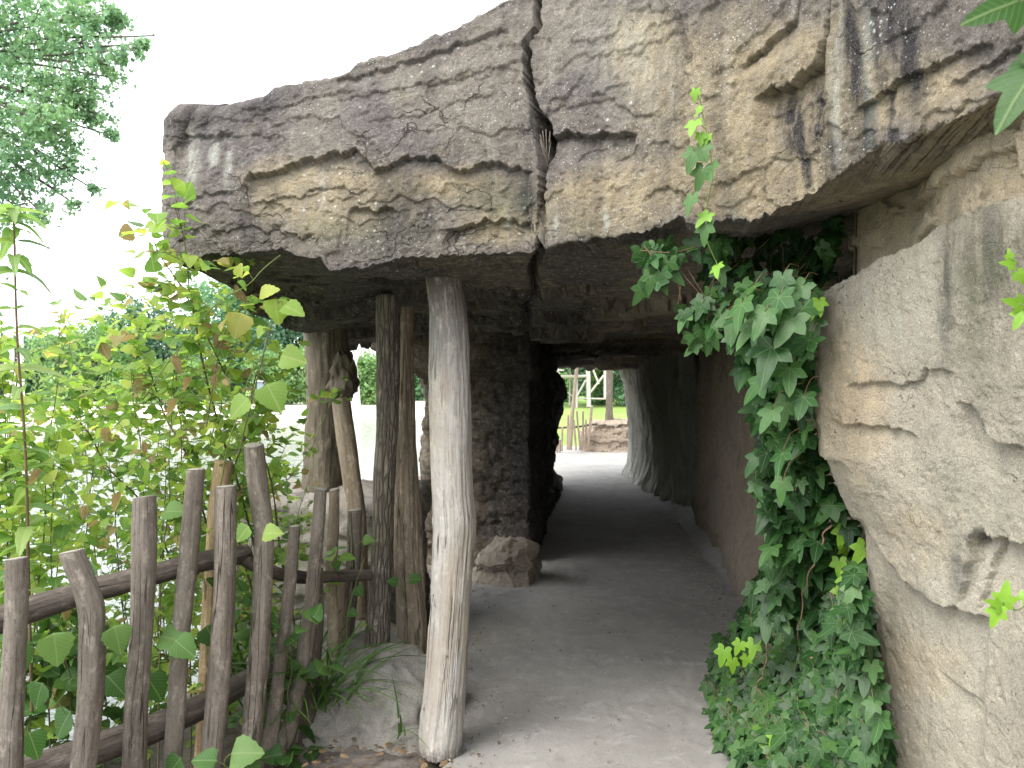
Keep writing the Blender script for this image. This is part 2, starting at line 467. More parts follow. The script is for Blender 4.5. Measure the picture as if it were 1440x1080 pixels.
# ------------------------------------------------------------------ ground, path, pond
def ground_z(x, y):
    pond_edge = -1.75 - 0.35 * np.sin(y * 0.7) + 1.9 * ss(14, 24, y)
    left = ss(0.0, 1.1, pond_edge - x)                     # 0 on the land, 1 in the pond
    far = ss(34, 39, y + 2.0 * np.sin(x * 0.13))
    z = -0.01 - 1.0 * left * (1 - far)
    z = z + 0.12 * far * (x < 40) + 0.4 * ss(20, 36, y) * (1 - left) + 0.0
    z = z - 0.22 * ss(-0.95, -1.9, x) * (1 - far) * 0.6
    return z

def axis(a, b, dense):
    out = []
    x = a
    while x < b:
        out.append(x)
        dist = min(abs(x - dense[0]), abs(x - dense[1])) if not dense[0] <= x <= dense[1] else 0
        x += dense[2] + dist * 0.09
    out.append(b)
    return np.array(out)

gx = axis(-160, 160, (-2.2, 0.8, 0.022))
gy = axis(-30, 240, (2.6, 5.5, 0.022))
X, Y = np.meshgrid(gx, gy, indexing='ij')
Z = ground_z(X, Y)
near = np.exp(-np.maximum(Y - 8, 0) / 12)
Pg = np.stack([X, Y, X * 0], -1)
Z = Z + near * (0.035 * fbm(Pg * 2.3, 4, 2) + 0.012 * fbm(Pg * 17, 3, 5)) - 0.02
Z = Z - 0.04 * ss(-0.45, -0.25, X) * (1 - ss(2.0, 2.6, X)) * (Y < 18) * 1.0
N = NT('soil_and_grass')
o = N.obj()
c = N.mix(N.ramp(N.noise(o, 6, 8, 0.7), (0.38, 0.0), (0.62, 1.0)), (0.13, 0.105, 0.09), (0.25, 0.22, 0.20))
c = N.mix(N.math('MULTIPLY', N.ramp(N.noise(o, 60, 5, 0.8), (0.5, 0.0), (0.7, 1.0)), 0.6), c, (0.34, 0.30, 0.27))
gn = N.ramp(N.noise(o, 0.25, 5, 0.6), (0.40, 0.0), (0.60, 1.0))
gcol = N.mix(gn, (0.20, 0.30, 0.07), (0.32, 0.40, 0.12))
c = N.mix(N.attr('gras'), c, N.mix(N.math('MULTIPLY', N.noise(o, 3, 6, 0.8), 0.7), gcol, (0.13, 0.22, 0.05)))
c = N.mix(N.attr('sand'), c, N.mix(N.noise(o, 0.6, 5), (0.60, 0.57, 0.49), (0.74, 0.71, 0.63)))
M_SOIL = N.fin(c, 0.95, N.bump(N.noise(o, 40, 8, 0.75), 0.8, 0.02), 0.15)
farm = ss(33, 37, Y)
gras = np.maximum(ss(17.6, 18.6, Y + 0.3 * np.sin(X * 2)), 0)
sand = farm * (1 - ss(46, 49, Y + 2 * np.sin(X * 0.3))) * (X < 0.5)
link('ground', mesh_np('ground', np.stack([X, Y, Z], -1), grid_faces(len(gx), len(gy)), M_SOIL, {'gras': gras, 'sand': sand}), kind='structure')

# path: a worn sheet of concrete with an uneven edge
py_ = np.concatenate([np.linspace(-4, 2.4, 40)[:-1], np.linspace(2.4, 8, 260)[:-1], np.linspace(8, 18.6, 160)])
lx = np.interp(py_, [-4, 2.4, 3.3, 3.45, 4.2, 5, 6.4, 6.9, 7.6, 8.6, 11, 11.9, 12.6, 14.5, 17.2, 18.6], [-1.0, -0.55, -0.36, -0.26, -0.36, -0.42, -0.5, -0.1, 0.1, 0.2, 0.5, 0.3, 0.2, 0.5, 0.8, 0.9]) + 0.03 * n1(py_ * 3) + 0.02 * n1(py_ * 11)
rx_ = np.interp(py_, [-4, 3, 8.5, 14, 18.6], [1.6, 1.85, 2.3, 3.0, 3.5])
tt = np.linspace(0, 1, 150)
PX = lx[:, None] + (rx_ - lx)[:, None] * tt[None]
PY = np.repeat(py_[:, None], 150, 1)
PP = np.stack([PX, PY, PX * 0], -1)
PZ = 0.004 + 0.007 * fbm(PP * 1.6, 3, 3) + 0.0012 * fbm(PP * 13, 3, 8) + 0.0
tp = fbm(PP * np.array((1.2, 1.2, 1)), 4, 12)
PZ = PZ + 0.004 * ss(0.10, 0.12, tp) - 0.003 * ss(0.3, 0.32, tp)
PZ = PZ + 0.13 * ss(1.58, 1.95, PX - 0.05 * (PY - 5)) * (PY < 13) - 0.06 * (1 - ss(0.0, 0.035, tt))[None]
N = NT('dusty_grey_path')
o = N.obj()
c = N.mix(N.ramp(N.noise(o, 1.4, 8, 0.65, 0.3), (0.36, 0.0), (0.64, 1.0)), (0.32, 0.305, 0.285), (0.41, 0.395, 0.37))
c = N.mix(N.math('MULTIPLY', N.ramp(N.noise(o, 7, 9, 0.75, 0.6), (0.52, 0.0), (0.64, 1.0)), 0.45), c, (0.54, 0.52, 0.50))
c = N.mix(N.math('MULTIPLY', N.ramp(N.noise(o, 5, 9, 0.75, 0.4), (0.55, 0.0), (0.7, 1.0)), 0.4), c, (0.20, 0.18, 0.165))
c = N.mix(N.math('MULTIPLY', N.ramp(N.voro(o, 45), (0.09, 1.0), (0.16, 0.0)), 0.55), c, (0.15, 0.13, 0.12))
c = N.mix(N.math('MULTIPLY', N.noise(o, 260, 2, 0.8), 0.5), c, N.mix(1.0, c, (0.5, 0.5, 0.5), 'MULTIPLY'))
h = N.math('ADD', N.math('MULTIPLY', N.noise(o, 22, 9, 0.72), 0.35), N.math('MULTIPLY', N.noise(o, 180, 5, 0.8), 0.5))
c = N.mix(N.ramp(N.noise(o, 120, 3, 0.8), (0.60, 0.0), (0.70, 0.6)), c, (0.14, 0.125, 0.115))
M_PATH = N.fin(c, 0.9, N.bump(h, 0.7, 0.010), 0.2)
link('path', mesh_np('path', np.stack([PX, PY, PZ], -1), grid_faces(len(py_), 150)[:, ::-1], M_PATH), kind='structure')

N = NT('pond_water')
N.b.inputs['Base Color'].default_value = (0.10, 0.12, 0.09, 1)
N.b.inputs['Roughness'].default_value = 0.06
N.b.inputs['IOR'].default_value = 1.33
N.b.inputs['Specular IOR Level'].default_value = 1.0
N.put(N.b.inputs['Normal'], N.bump(N.noise(N.obj(), 3.0, 4, 0.55, 0.4, sc=(1, 2.6, 1)), 0.35, 0.05))
M_WATER = N.m
wx = np.array([-120, -0.6, -0.6, -120.0]); wy = np.array([-20, -20, 42, 42.0])
WV = []
for j in range(2):
    pass
WX, WY = np.meshgrid(np.linspace(-120, 0.4, 30), np.linspace(-20, 44, 40), indexing='ij')
WK = np.where((WY < 16), np.minimum(WX, -1.0), WX)
link('pond_water', mesh_np('pond_water', np.stack([WK, WY, WK * 0 - 0.42], -1), grid_faces(30, 40), M_WATER), kind='structure')

# ------------------------------------------------------------------ the rock roof
front = [(232, 360, 3.30), (236, 364, 3.22), (264, 369, 3.16), (291, 357, 3.12), (340, 355, 3.10), (398, 348, 3.08), (415, 360, 3.07), (451, 361, 3.05), (462, 379, 3.03), (504, 377, 3.02), (558, 362, 3.0), (629, 357, 2.98), (700, 354, 2.95), (753, 351, 2.90), (800, 336, 2.84), (862, 331, 2.75), (920, 322, 2.62), (955, 303, 2.54), (978, 318, 2.50), (1031, 309, 2.41), (1067, 308, 2.34), (1093, 294, 2.29), (1120, 281, 2.24), (1151, 263, 2.17), (1182, 243, 2.10), (1235, 202, 1.98), (1289, 190, 1.86), (1333, 169, 1.77), (1378, 150, 1.69), (1404, 131, 1.65), (1440, 111, 1.60), (1490, 80, 1.52)]
topl = [(228, 186), (232, 178), (240, 168), (300, 158), (356, 143), (362, 136), (430, 118), (470, 104), (480, 92), (560, 66), (640, 38), (668, 20), (690, 4), (745, -20), (800, -60), (900, -130), (1100, -260), (1300, -420), (1490, -560)]
fpx = np.arange(232, 1491, 1.5)
fa = np.array(front)
fpy = np.interp(fpx, fa[:, 0], fa[:, 1])
fdd = np.interp(fpx, fa[:, 0], fa[:, 2])
k = np.ones(41) / 41
fdd = np.convolve(np.pad(fdd, 20, 'edge'), k, 'valid')
fdd[:6] += np.linspace(0.10, 0, 6)
fx = (fpx - 720) / FP * fdd
fzl = EYE - (fpy - HZ) / FP * fdd + 0.012 * n1(fpx / 9, 4) + 0.007 * n1(fpx / 3.4, 6)
ta = np.array(topl)
fzt = EYE - (np.interp(fpx, ta[:, 0], ta[:, 1]) - HZ) / FP * (fdd + 0.08)
rest = [(1.10, 0.6, 2.2, 3.3), (1.2, -1.5, 2.25, 3.3), (3.2, -1.8, 2.2, 3.4), (5.2, -1.2, 2.2, 3.4), (5.4, 6, 2.1, 3.5), (5.2, 13.2, 2.05, 3.3), (2.9, 13.7, 1.95, 3.0), (1.6, 13.6, 1.88, 2.9), (0.4, 13.5, 1.80, 2.8), (-0.2, 12.6, 1.9, 2.8), (-1.0, 10, 1.9, 2.8), (-0.97, 6.7, 1.93, 2.75), (-1.02, 6.1, 1.93, 2.75), (-1.38, 5.75, 1.94, 2.7), (-1.40, 4.9, 1.93, 2.7), (-1.385, 4.25, 1.93, 2.68), (-1.375, 4.0, 2.03, 2.68), (-1.38, 3.6, 2.07, 2.67)]
pr = [(fx[-1], fdd[-1], fzl[-1], fzt[-1])] + rest + [(fx[0], fdd[0], fzl[0], fzt[0])]
rr = []
for a, b in zip(pr[:-1], pr[1:]):
    L_ = math.hypot(b[0] - a[0], b[1] - a[1])
    n_ = max(3, int(L_ / (0.02 if (b[1] < 6.9 and b[0] < 0 and a[0] < 0) else 0.07)))
    for i in range(n_):
        rr.append([lerp(a[j], b[j], i / n_) for j in range(4)])
rr = np.array(rr[1:])
ux = np.concatenate([fx, rr[:, 0]]); uy = np.concatenate([fdd, rr[:, 1]])
uzl = np.concatenate([fzl, rr[:, 2]]); uzt = np.concatenate([fzt, rr[:, 3]])
nU = len(ux)
CX, CY = 1.5, 6.0
outw = unit(np.stack([ux - CX, uy - CY], -1))
# outward normal of the perimeter
tg = unit(np.stack([np.roll(ux, -3) - np.roll(ux, 3), np.roll(uy, -3) - np.roll(uy, 3)], -1))
on = np.stack([tg[:, 1], -tg[:, 0]], -1)
on = on * np.sign(np.sum(on * outw, 1))[:, None]
NV = 260
v = np.linspace(0, 1, NV) ** 1.25
Fz = uzl[:, None] + (uzt - uzl)[:, None] * v[None]
back = 0.10 * v ** 1.5 - 0.03 * np.sin(v * math.pi)
bw = 0.12 + 0.88 * ss(0.5, 0.95, -on[:, 1:2])
Fx = ux[:, None] - on[:, 0:1] * back[None] * bw
Fy = uy[:, None] - on[:, 1:2] * back[None] * bw
face = np.stack([Fx, Fy, Fz], -1)
# ceiling rows (from the inside to the lip) and roof-top rows
NCn = 120
tc_ = np.linspace(0, 1, NCn + 1)[1:] ** 1.9
def inward(xx, yy, t):
    return lerp(xx, CX, t), lerp(yy, CY, t)
cx_ = ux[:, None] + (CX - ux)[:, None] * tc_[None]
cy_ = uy[:, None] + (CY - uy)[:, None] * tc_[None]
inn = ss(0.0, 0.10, tc_)[None]
def zceil(x, y):
    z = 2.045 - 0.06 * ss(4, 6, y) + 0.05 * np.sin(y * 0.9 + 1) * ss(5, 7, y)
    z = z + 0.10 * ss(0.6, 1.2, x) * (1 - ss(2.5, 4, y))
    z = z - 0.12 * ss(10.5, 13.0, y)
    z = z - 0.10 * ss(-0.6, -1.3, x) * ss(3.9, 4.15, y)
    return z
cz_ = lerp(np.repeat(uzl[:, None], NCn, 1), zceil(cx_, cy_), inn) + 0.0
ceil_ = np.stack([cx_, cy_, cz_], -1)[:, ::-1]
NR = 24
tr_ = np.linspace(0, 1, NR + 1)[1:] ** 1.6
rx2 = Fx[:, -1:] + (CX - Fx[:, -1:]) * tr_[None]
ry2 = Fy[:, -1:] + (CY - Fy[:, -1:]) * tr_[None]
rz2 = uzt[:, None] + (3.0 - uzt)[:, None] * tr_[None] ** 0.7 + 0.03 * np.sin(tr_ * 9)[None] + 0.02
roof_top = np.stack([rx2, ry2, rz2], -1)
G = np.concatenate([ceil_, face, roof_top], 1)
Nn = grid_normals(G, True)
cen = np.array((CX, CY, 2.5))
if np.mean(np.sum(Nn[:400, NCn + 50] * (G[:400, NCn + 50] - cen), -1)) < 0:
    Nn = -Nn
    flip = True
else:
    flip = False
px, py = pix(G)
isface = np.zeros(G.shape[1]); isface[NCn:NCn + NV] = 1
fm = isface[None] * np.ones((nU, 1)); fm[len(fpx):] = 0
row = np.arange(G.shape[1])
cm = (row < NCn)[None] * np.ones((nU, 1))
D = 0.014 * fbm(G * 1.3, 2, 1) + 0.005 * fbm(G * 9, 4, 2) + 0.0025 * fbm(G * 34, 3, 3)
D = D * 0.6 + terrace(G, 0.020, 2.6, (0.9, 0.9, 2.8), 11) * (0.5 + 0.5 * (1 - cm))
D = D + 0.10 * terrace(G, 0.035, 3.0, (4, 4, 13), 31) * (1 - cm) + (1 - cm) * 0.0022 * fbm(G * np.array((45, 45, 60)), 3, 44) - (1 - cm) * 0.004 * ss(0.28, 0.5, fbm(G * 22, 3, 45))
L1 = [(340, 262), (351, 246), (391, 239), (429, 221), (470, 212), (504, 208), (518, 222), (527, 240), (553, 231), (571, 220), (611, 218), (624, 234), (633, 242), (664, 238), (691, 229), (731, 233), (750, 244)]
e = 0
e = e + ledge(px, py, L1, 0.036, 150, seed=1)
e = e + ledge(px, py, [(350, 288), (380, 275), (415, 272), (433, 262), (480, 262), (520, 268)], 0.012, 30, seed=2)
e = e + ledge(px, py, [(484, 330), (489, 294), (522, 291), (560, 296)], 0.03, 35, seed=3)
e = e + ledge(px, py, [(622, 336), (630, 316), (660, 314), (691, 307), (753, 311)], 0.03, 50, seed=4)
e = e + ledge(px, py, [(236, 212), (250, 195), (275, 192), (300, 188), (330, 186)], 0.018, 25, seed=5)
e = e + ledge(px, py, [(470, 138), (560, 122), (640, 110), (700, 92), (740, 84)], 0.010, 20, seed=6, rag=3)
e = e + ledge(px, py, [(520, 168), (600, 158), (650, 142), (700, 130)], 0.008, 16, seed=16, rag=4)
e = e + ledge(px, py, [(340, 155), (400, 150), (470, 128), (500, 124)], 0.010, 25, seed=26, rag=4)
e = e + ledge(px, py, [(470, 112), (485, 108), (560, 88), (640, 62), (720, 40)], 0.02, 22, seed=36, rag=4)
e = e + ledge(px, py, [(232, 285), (260, 286), (290, 272), (330, 268)], 0.012, 22, seed=7)
e = e + ledge(px, py, [(290, 330), (320, 318), (350, 312), (420, 330), (450, 336)], 0.012, 30, seed=8)
e = e + ledge(px, py, [(770, 192), (800, 183), (830, 190), (860, 184), (897, 187)], 0.05, 40, seed=9) * (1 - 0.9 * ss(222, 236, py))
e = e + ledge(px, py, [(775, 150), (860, 138), (905, 160), (925, 165)], 0.010, 22, seed=10)
e = e + ledge(px, py, [(1060, 140), (1071, 129), (1120, 110), (1146, 84), (1158, 40), (1164, 5)], 0.055, 90, seed=11, rag=7)
e = e + ledge(px, py, [(1040, 92), (1056, 80), (1084, 49), (1115, 27), (1124, 2)], 0.03, 26, seed=12)
e = e + ledge(px, py, [(1000, 262), (1040, 246), (1084, 224), (1120, 219), (1150, 222)], 0.010, 60, seed=13)
e = e + ledge(px, py, [(1205, 158), (1218, 147), (1244, 124), (1289, 102), (1355, 71), (1400, 60)], 0.022, 60, seed=14)
e = e + ledge(px, py, [(905, 272), (940, 262), (960, 268), (1000, 300)], 0.012, 30, seed=15)
e = e + ledge(px, py, [(1330, 120), (1380, 90), (1440, 60)], 0.015, 50, seed=17)
e = e + ledge(px, py, [(860, 85), (900, 70), (960, 40)], 0.008, 30, seed=18)
e = e + vcrack(px, py, [(953, 14), (962, 50), (972, 96)], 0.012, 5, seed=22)
ck = vcrack(px, py, [(760, -60), (757, 14), (759, 40), (741, 62), (743, 110), (752, 150), (762, 178), (767, 215), (765, 260), (762, 310), (760, 420)], 0.22, 7.5, seed=21)
ck = np.minimum(ck, -0.22 * (1 - ss(0, 2.5, np.abs(px - np.interp(py, [150, 178, 215, 240], [752, 763, 768, 765])) - np.interp(py, [150, 175, 200, 235], [3.5, 12, 11, 5]))) * (py > 148) * (py < 240))
D = D + e * fm + ck * fm
D = D + cm * ss(0.03, 0.12, np.hypot(G[..., 0] - ux[:, None], G[..., 1] - uy[:, None])) * (terrace(G, 0.16, 2.6, (0.9, 0.8, 1), 91) * ss(3.0, 3.8, G[..., 1]) * (1 - 0.5 * ss(12.5, 13.3, G[..., 1])))
# crack continues over the ceiling as a joint
cxr = 0.10 + 0.03 * n1(G[..., 1] * 5, 3)
D = D - cm * 0.16 * (1 - ss(0.01, 0.02, np.abs(G[..., 0] - cxr))) * (G[..., 1] < 6.5)
G2 = G + Nn * D[..., None]
och = fm * np.clip(0.72 * blob(px, py, 450, 275, 120, 65) + 0.65 * blob(px, py, 640, 262, 90, 28) + 0.85 * blob(px, py, 700, 320, 60, 30) + 0.75 * blob(px, py, 850, 285, 90, 60) + 1.1 * blob(px, py, 1080, 262, 140, 45) + 0.9 * blob(px, py, 1130, 150, 90, 110) + 0.75 * blob(px, py, 1010, 150, 130, 150) + 0.5 * blob(px, py, 900, 60, 60, 60) + 0.7 * blob(px, py, 1280, 130, 140, 60) + 0.7 * blob(px, py, 1190, 60, 30, 80), 0, 1)
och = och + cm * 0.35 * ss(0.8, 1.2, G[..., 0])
drk = fm * np.clip(1.0 * blob(px, py, 1105, 170, 20, 52, .25) + 0.95 * blob(px, py, 1155, 185, 20, 85, .2) + 0.8 * blob(px, py, 1125, 225, 10, 50, .2) + 0.95 * blob(px, py, 1272, 50, 24, 110, .15) + 1.1 * blob(px, py, 1210, 110, 14, 130, .15) + 0.9 * blob(px, py, 1240, 90, 9, 120, .15) + 0.5 * blob(px, py, 565, 295, 38, 70) + 0.35 * blob(px, py, 690, 262, 30, 25) + 0.25 * blob(px, py, 270, 175, 40, 14) + 0.35 * blob(px, py, 370, 160, 25, 30) + 0.25 * ss(45, 10, py - np.interp(px, ta[:, 0], ta[:, 1])) * (px < 760) + 0.8 * blob(px, py, 740, 280, 16, 30) + 0.7 * blob(px, py, 1235, 210, 30, 30), 0, 1)
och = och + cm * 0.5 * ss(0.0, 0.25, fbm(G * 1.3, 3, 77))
drk = np.clip(drk + 0.55 * cm * ss(0.75, 0.35, G[..., 0] + 0.1 * n1(G[..., 1] * 3)), 0, 1)  # tunnel shade painted into the ceiling colour, fading out towards the right lip
pal = fm * np.clip(0.9 * blob(px, py, 270, 225, 9, 45) + 0.8 * blob(px, py, 300, 215, 8, 25) + 1.1 * blob(px, py, 451, 275, 4, 40) + 0.8 * blob(px, py, 322, 240, 6, 35) + 0.7 * blob(px, py, 1180, 110, 10, 120) + 0.6 * blob(px, py, 1225, 120, 10, 120) + 0.5 * blob(px, py, 880, 80, 60, 60) + blob(px, py, 855, 310, 5, 14) + blob(px, py, 784, 315, 5, 14) + 0.9 * blob(px, py, 712, 310, 4, 14), 0, 1)
mos = fm * np.clip(0.5 * blob(px, py, 480, 330, 120, 40) + 0.6 * blob(px, py, 700, 285, 60, 30) + 0.4 * blob(px, py, 820, 320, 60, 20), 0, 1)
Fc = grid_faces(nU, G.shape[1], wrapu=True)
if flip: Fc = Fc[:, ::-1]
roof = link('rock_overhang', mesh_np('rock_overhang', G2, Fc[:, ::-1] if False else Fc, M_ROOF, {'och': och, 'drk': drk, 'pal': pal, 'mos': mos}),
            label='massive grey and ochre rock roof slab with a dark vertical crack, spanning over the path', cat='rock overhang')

# ------------------------------------------------------------------ foreground rock wall on the right
zr = np.concatenate([np.linspace(2.42, 0.3, 620)[:-1], np.linspace(0.3, -0.25, 60)])
plan = np.array([(1.12, -1.6), (1.10, -0.2), (1.12, 0.9), (1.10, 1.35), (1.09, 1.7), (1.045, 2.15), (0.985, 2.56), (0.99, 2.62), (1.03, 2.68), (1.2, 2.80), (1.36, 3.0), (1.42, 3.3), (1.47, 3.7)])
seg = np.concatenate([[0], np.cumsum(np.hypot(*np.diff(plan, axis=0).T))])
i17, i27 = seg[3], seg[9]
s_ = np.concatenate([np.linspace(0, i17, 40)[:-1], np.linspace(i17, i27, 420)[:-1], np.linspace(i27, seg[-1], 60)])
wx0 = np.interp(s_, seg, plan[:, 0]); wy0 = np.interp(s_, seg, plan[:, 1])
offx = np.interp(zr[::-1], [-0.3, 0.33, 0.61, 1.117, 1.25, 1.345, 1.55, 1.865, 2.5], [0.25, 0.235, 0.215, 0.12, 0.05, 0.005, -0.01, 0.0, 0.02])[::-1]
frontw = (1 - ss(2.9, 3.4, wy0))
lin = 0.235 * np.clip((1.9 - zr) / 1.57, 0, 1.15)
wc = ss(2.15, 2.5, wy0)[:, None]
offm = lin[None] * (1 - wc) + offx[None] * wc
G = np.stack([wx0[:, None] + offm * frontw[:, None], np.repeat(wy0[:, None], len(zr), 1), np.repeat(zr[None], len(s_), 0)], -1)
Nn = grid_normals(G)
if np.mean(Nn[100:300, :, 0]) > 0:
    Nn = -Nn; flip = True
else:
    flip = False
px, py = pix(G)
vis = (G[..., 1] > 0.9) * 1.0
tope = [(1130, 425), (1145, 415), (1180, 397), (1215, 377), (1240, 362), (1290, 342), (1306, 326), (1360, 300), (1440, 272), (1700, 180)]
te = np.interp(px, *zip(*tope)) + 3.5 * n1(px / 16, 3) + 2 * n1(px / 5, 4)
up = 1 - ss(-2.5, 1.0, py - te)
up = np.where(G[..., 1] < 1.2, 1 - ss(-0.02, 0.02, 1.99 - G[..., 2]), up)
D = 0.008 * fbm(G * 2.0, 4, 6) + 0.003 * fbm(G * 10, 4, 7) + 0.0013 * fbm(G * 45, 4, 8) - 0.0025 * ss(0.36, 0.5, fbm(G * 26, 3, 18))
D = D + terrace(G, 0.05, 3.0, (1.3, 1.3, 2.4), 51) * (0.12 + 0.88 * up)
e = ledge(px, py, [(1150, 420), (1200, 470), (1216, 520)], 0.0, 30, seed=1)
e = e + ledge(px, py, [(1190, 545), (1199, 541), (1232, 539), (1242, 533), (1269, 543), (1296, 529), (1300, 514), (1327, 514), (1340, 518)], 0.016, 28, seed=2, rag=4)
e = e + ledge(px, py, [(1166, 590), (1211, 597), (1253, 601), (1284, 609), (1290, 612)], 0.020, 45, seed=3, rag=3)
e = e + ledge(px, py, [(1345, 566), (1351, 564), (1366, 568), (1386, 607), (1405, 625), (1445, 627), (1500, 640)], 0.03, 90, seed=4, rag=3)
e = e + ledge(px, py, [(1130, 640), (1148, 642), (1180, 652), (1188, 655)], 0.02, 40, seed=5, rag=2)
e = e + ledge(px, py, [(1180, 722), (1190, 724), (1211, 736), (1238, 777), (1269, 812), (1312, 843), (1347, 858), (1386, 868)], 0.035, 160, seed=6, rag=4)
e = e + ledge(px, py, [(1355, 770), (1367, 748), (1398, 753), (1440, 769), (1500, 780)], 0.035, 55, seed=7, rag=6)
e = e + ledge(px, py, [(1312, 940), (1347, 967), (1382, 990), (1388, 992)], 0.012, 50, seed=8, rag=2)
e = e + vcrack(px, py, [(1382, 868), (1390, 930), (1405, 975)], 0.010, 5, seed=9)
e = e + vcrack(px, py, [(1370, 745), (1362, 790), (1350, 850)], 0.018, 10, seed=10)
e = e + vcrack(px, py, [(1392, 760), (1384, 800), (1376, 860)], 0.016, 8, seed=11)
# upper recess strata
e2 = ledge(px, py, [(1220, 230), (1300, 215), (1360, 175), (1440, 150)], 0.04, 60, seed=12, rag=8) + ledge(px, py, [(1190, 300), (1280, 262), (1340, 245), (1400, 212), (1440, 205)], 0.03, 60, seed=13, rag=8) + ledge(px, py, [(1380, 292), (1400, 285), (1445, 262)], 0.03, 12, seed=14, rag=2)
D = D + e * vis * (1 - up) + e2 * vis * up - (0.03 + 0.10 * ss(1330, 1190, px)) * up + up * 0.075 * ss(1.82, 2.16, G[..., 2]) * ss(1150, 1400, px) * (1 - 0.6 * ss(1380, 1460, px))
G2 = G + Nn * D[..., None]
och = np.clip(0.75 * up + 0.75 * blob(px, py, 1190, 560, 60, 130) * (1 - up) + 0.5 * blob(px, py, 1290, 760, 70, 70) + 0.5 * blob(px, py, 1340, 190, 90, 50) + 0.5 * blob(px, py, 1270, 940, 90, 60), 0, 1)
drk = np.clip(0.55 * blob(px, py, 1400, 360, 60, 90) * (1 - up) + 0.6 * blob(px, py, 1330, 400, 12, 120) + 0.4 * blob(px, py, 1365, 590, 20, 30) + 0.5 * blob(px, py, 1345, 800, 12, 40) + 0.8 * blob(px, py, 1365, 760, 12, 12), 0, 1)
pal = np.clip(0.5 * blob(px, py, 1250, 440, 100, 90) + 0.35 * blob(px, py, 1360, 800, 100, 250), 0, 1)
mos = np.clip(1.0 * blob(px, py, 1400, 430, 70, 130) * (1 - up) + 0.08 * up + 0.3 * blob(px, py, 1380, 700, 90, 80), 0, 1)
Fc = grid_faces(len(s_), len(zr))
if flip: Fc = Fc[:, ::-1]
link('rock_wall', mesh_np('rock_wall', G2, Fc, M_WALL, {'och': och, 'drk': drk, 'pal': pal, 'mos': mos}),
     label='pale sandy rock wall in the right foreground with broken flaky ledges, beside the ivy', cat='rock wall')

# ------------------------------------------------------------------ tunnel wall (right) and the carved trunk
def sheet(plan, nz, ns, z0, z1, xoff=None):
    plan = np.array(plan, float)
    seg = np.concatenate([[0], np.cumsum(np.hypot(*np.diff(plan, axis=0).T))])
    s = np.linspace(0, seg[-1], ns)
    x = np.interp(s, seg, plan[:, 0]); y = np.interp(s, seg, plan[:, 1])
    kk = np.ones(9) / 9
    x = np.convolve(np.pad(x, 4, 'edge'), kk, 'valid'); y = np.convolve(np.pad(y, 4, 'edge'), kk, 'valid')
    z = np.linspace(z1, z0, nz)
    G = np.stack([np.repeat(x[:, None], nz, 1), np.repeat(y[:, None], nz, 1), np.repeat(z[None], ns, 0)], -1)
    if xoff is not None:
        G[..., 0] += xoff(G)
    N_ = grid_normals(G)
    return G, N_

G, Nn = sheet([(1.30, 3.05), (1.50, 3.9), (1.64, 5.3), (1.79, 7.5), (1.87, 8.45), (2.05, 8.62), (2.6, 8.75), (2.75, 9.1), (2.6, 9.6), (2.0, 9.7)], 150, 420, -0.25, 2.35,
              lambda g: 0.15 * ss(0, 2.0, g[..., 2]) + 0.05 * np.sin(g[..., 2] * 2.2 + g[..., 1]))
flip = np.mean(Nn[:, :, 0]) > 0
if flip: Nn = -Nn
D = 0.05 * fbm(G * 0.9, 3, 4) + 0.010 * fbm(G * 5, 4, 5) + terrace(G, 0.04, 3, (1, 1, 2), 61) + 0.01 * fbm(G * np.array((6, 6, 0.8)), 3, 6)
G2 = G + Nn * D[..., None]
z0 = G[..., 2]
A = {'och': 0.5 + 0 * z0, 'drk': 0.25 * ss(0.25, 0.05, z0), 'pal': 0.15 + 0 * z0, 'mos': 0 * z0}  # drk darkens the wall towards its foot
Fc = grid_faces(420, 150)
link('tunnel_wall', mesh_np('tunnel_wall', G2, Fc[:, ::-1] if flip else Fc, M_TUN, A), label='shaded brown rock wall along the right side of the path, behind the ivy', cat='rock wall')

def trunk_off(g):
    z, y = g[..., 2], g[..., 1]
    far = ss(11.0, 13.3, y)
    return far * np.interp(z, [0, 0.77, 1.48, 1.75, 2.0, 2.3], [0, 0.0, -0.06, -0.15, -0.32, -0.55]) - 0.16 * (1 - far) * ss(0.3, 2, z)
G, Nn = sheet([(2.7, 9.15), (2.2, 9.12), (2.02, 9.4), (1.98, 10.2), (1.93, 11.5), (1.90, 12.8), (1.92, 13.35), (2.1, 13.6), (3.4, 13.9)], 150, 420, -0.2, 2.3, trunk_off)
flip = np.mean(Nn[100:300, :, 0]) > 0
if flip: Nn = -Nn
qq = G * np.array((3.2, 3.2, 0.45))
qq[..., 1] += 0.35 * np.sin(G[..., 2] * 1.4)
rid = 1 - np.abs(fbm(qq, 4, 9)) * 1.6
D = 0.12 * rid + 0.02 * fbm(G * np.array((10, 10, 1.0)), 3, 3) + 0.12 * ss(0.35, 0.0, G[..., 2]) * (0.5 + fbm(G * 2, 2, 4)) - 0.1
G2 = G + Nn * D[..., None]
z0 = G[..., 2]
A = {'och': 0.1 + 0 * z0, 'drk': 0.35 * np.clip(1 - rid, 0, 1), 'pal': 1.0 + 0 * z0, 'mos': 0 * z0}  # drk darkens the grooves, pal lightens the trunk all over
Fc = grid_faces(420, 150)
link('carved_trunk', mesh_np('carved_trunk', G2, Fc[:, ::-1] if flip else Fc, M_FLUTE, A), label='fluted grey trunk-shaped rock buttress at the far right end of the tunnel', cat='rock buttress')

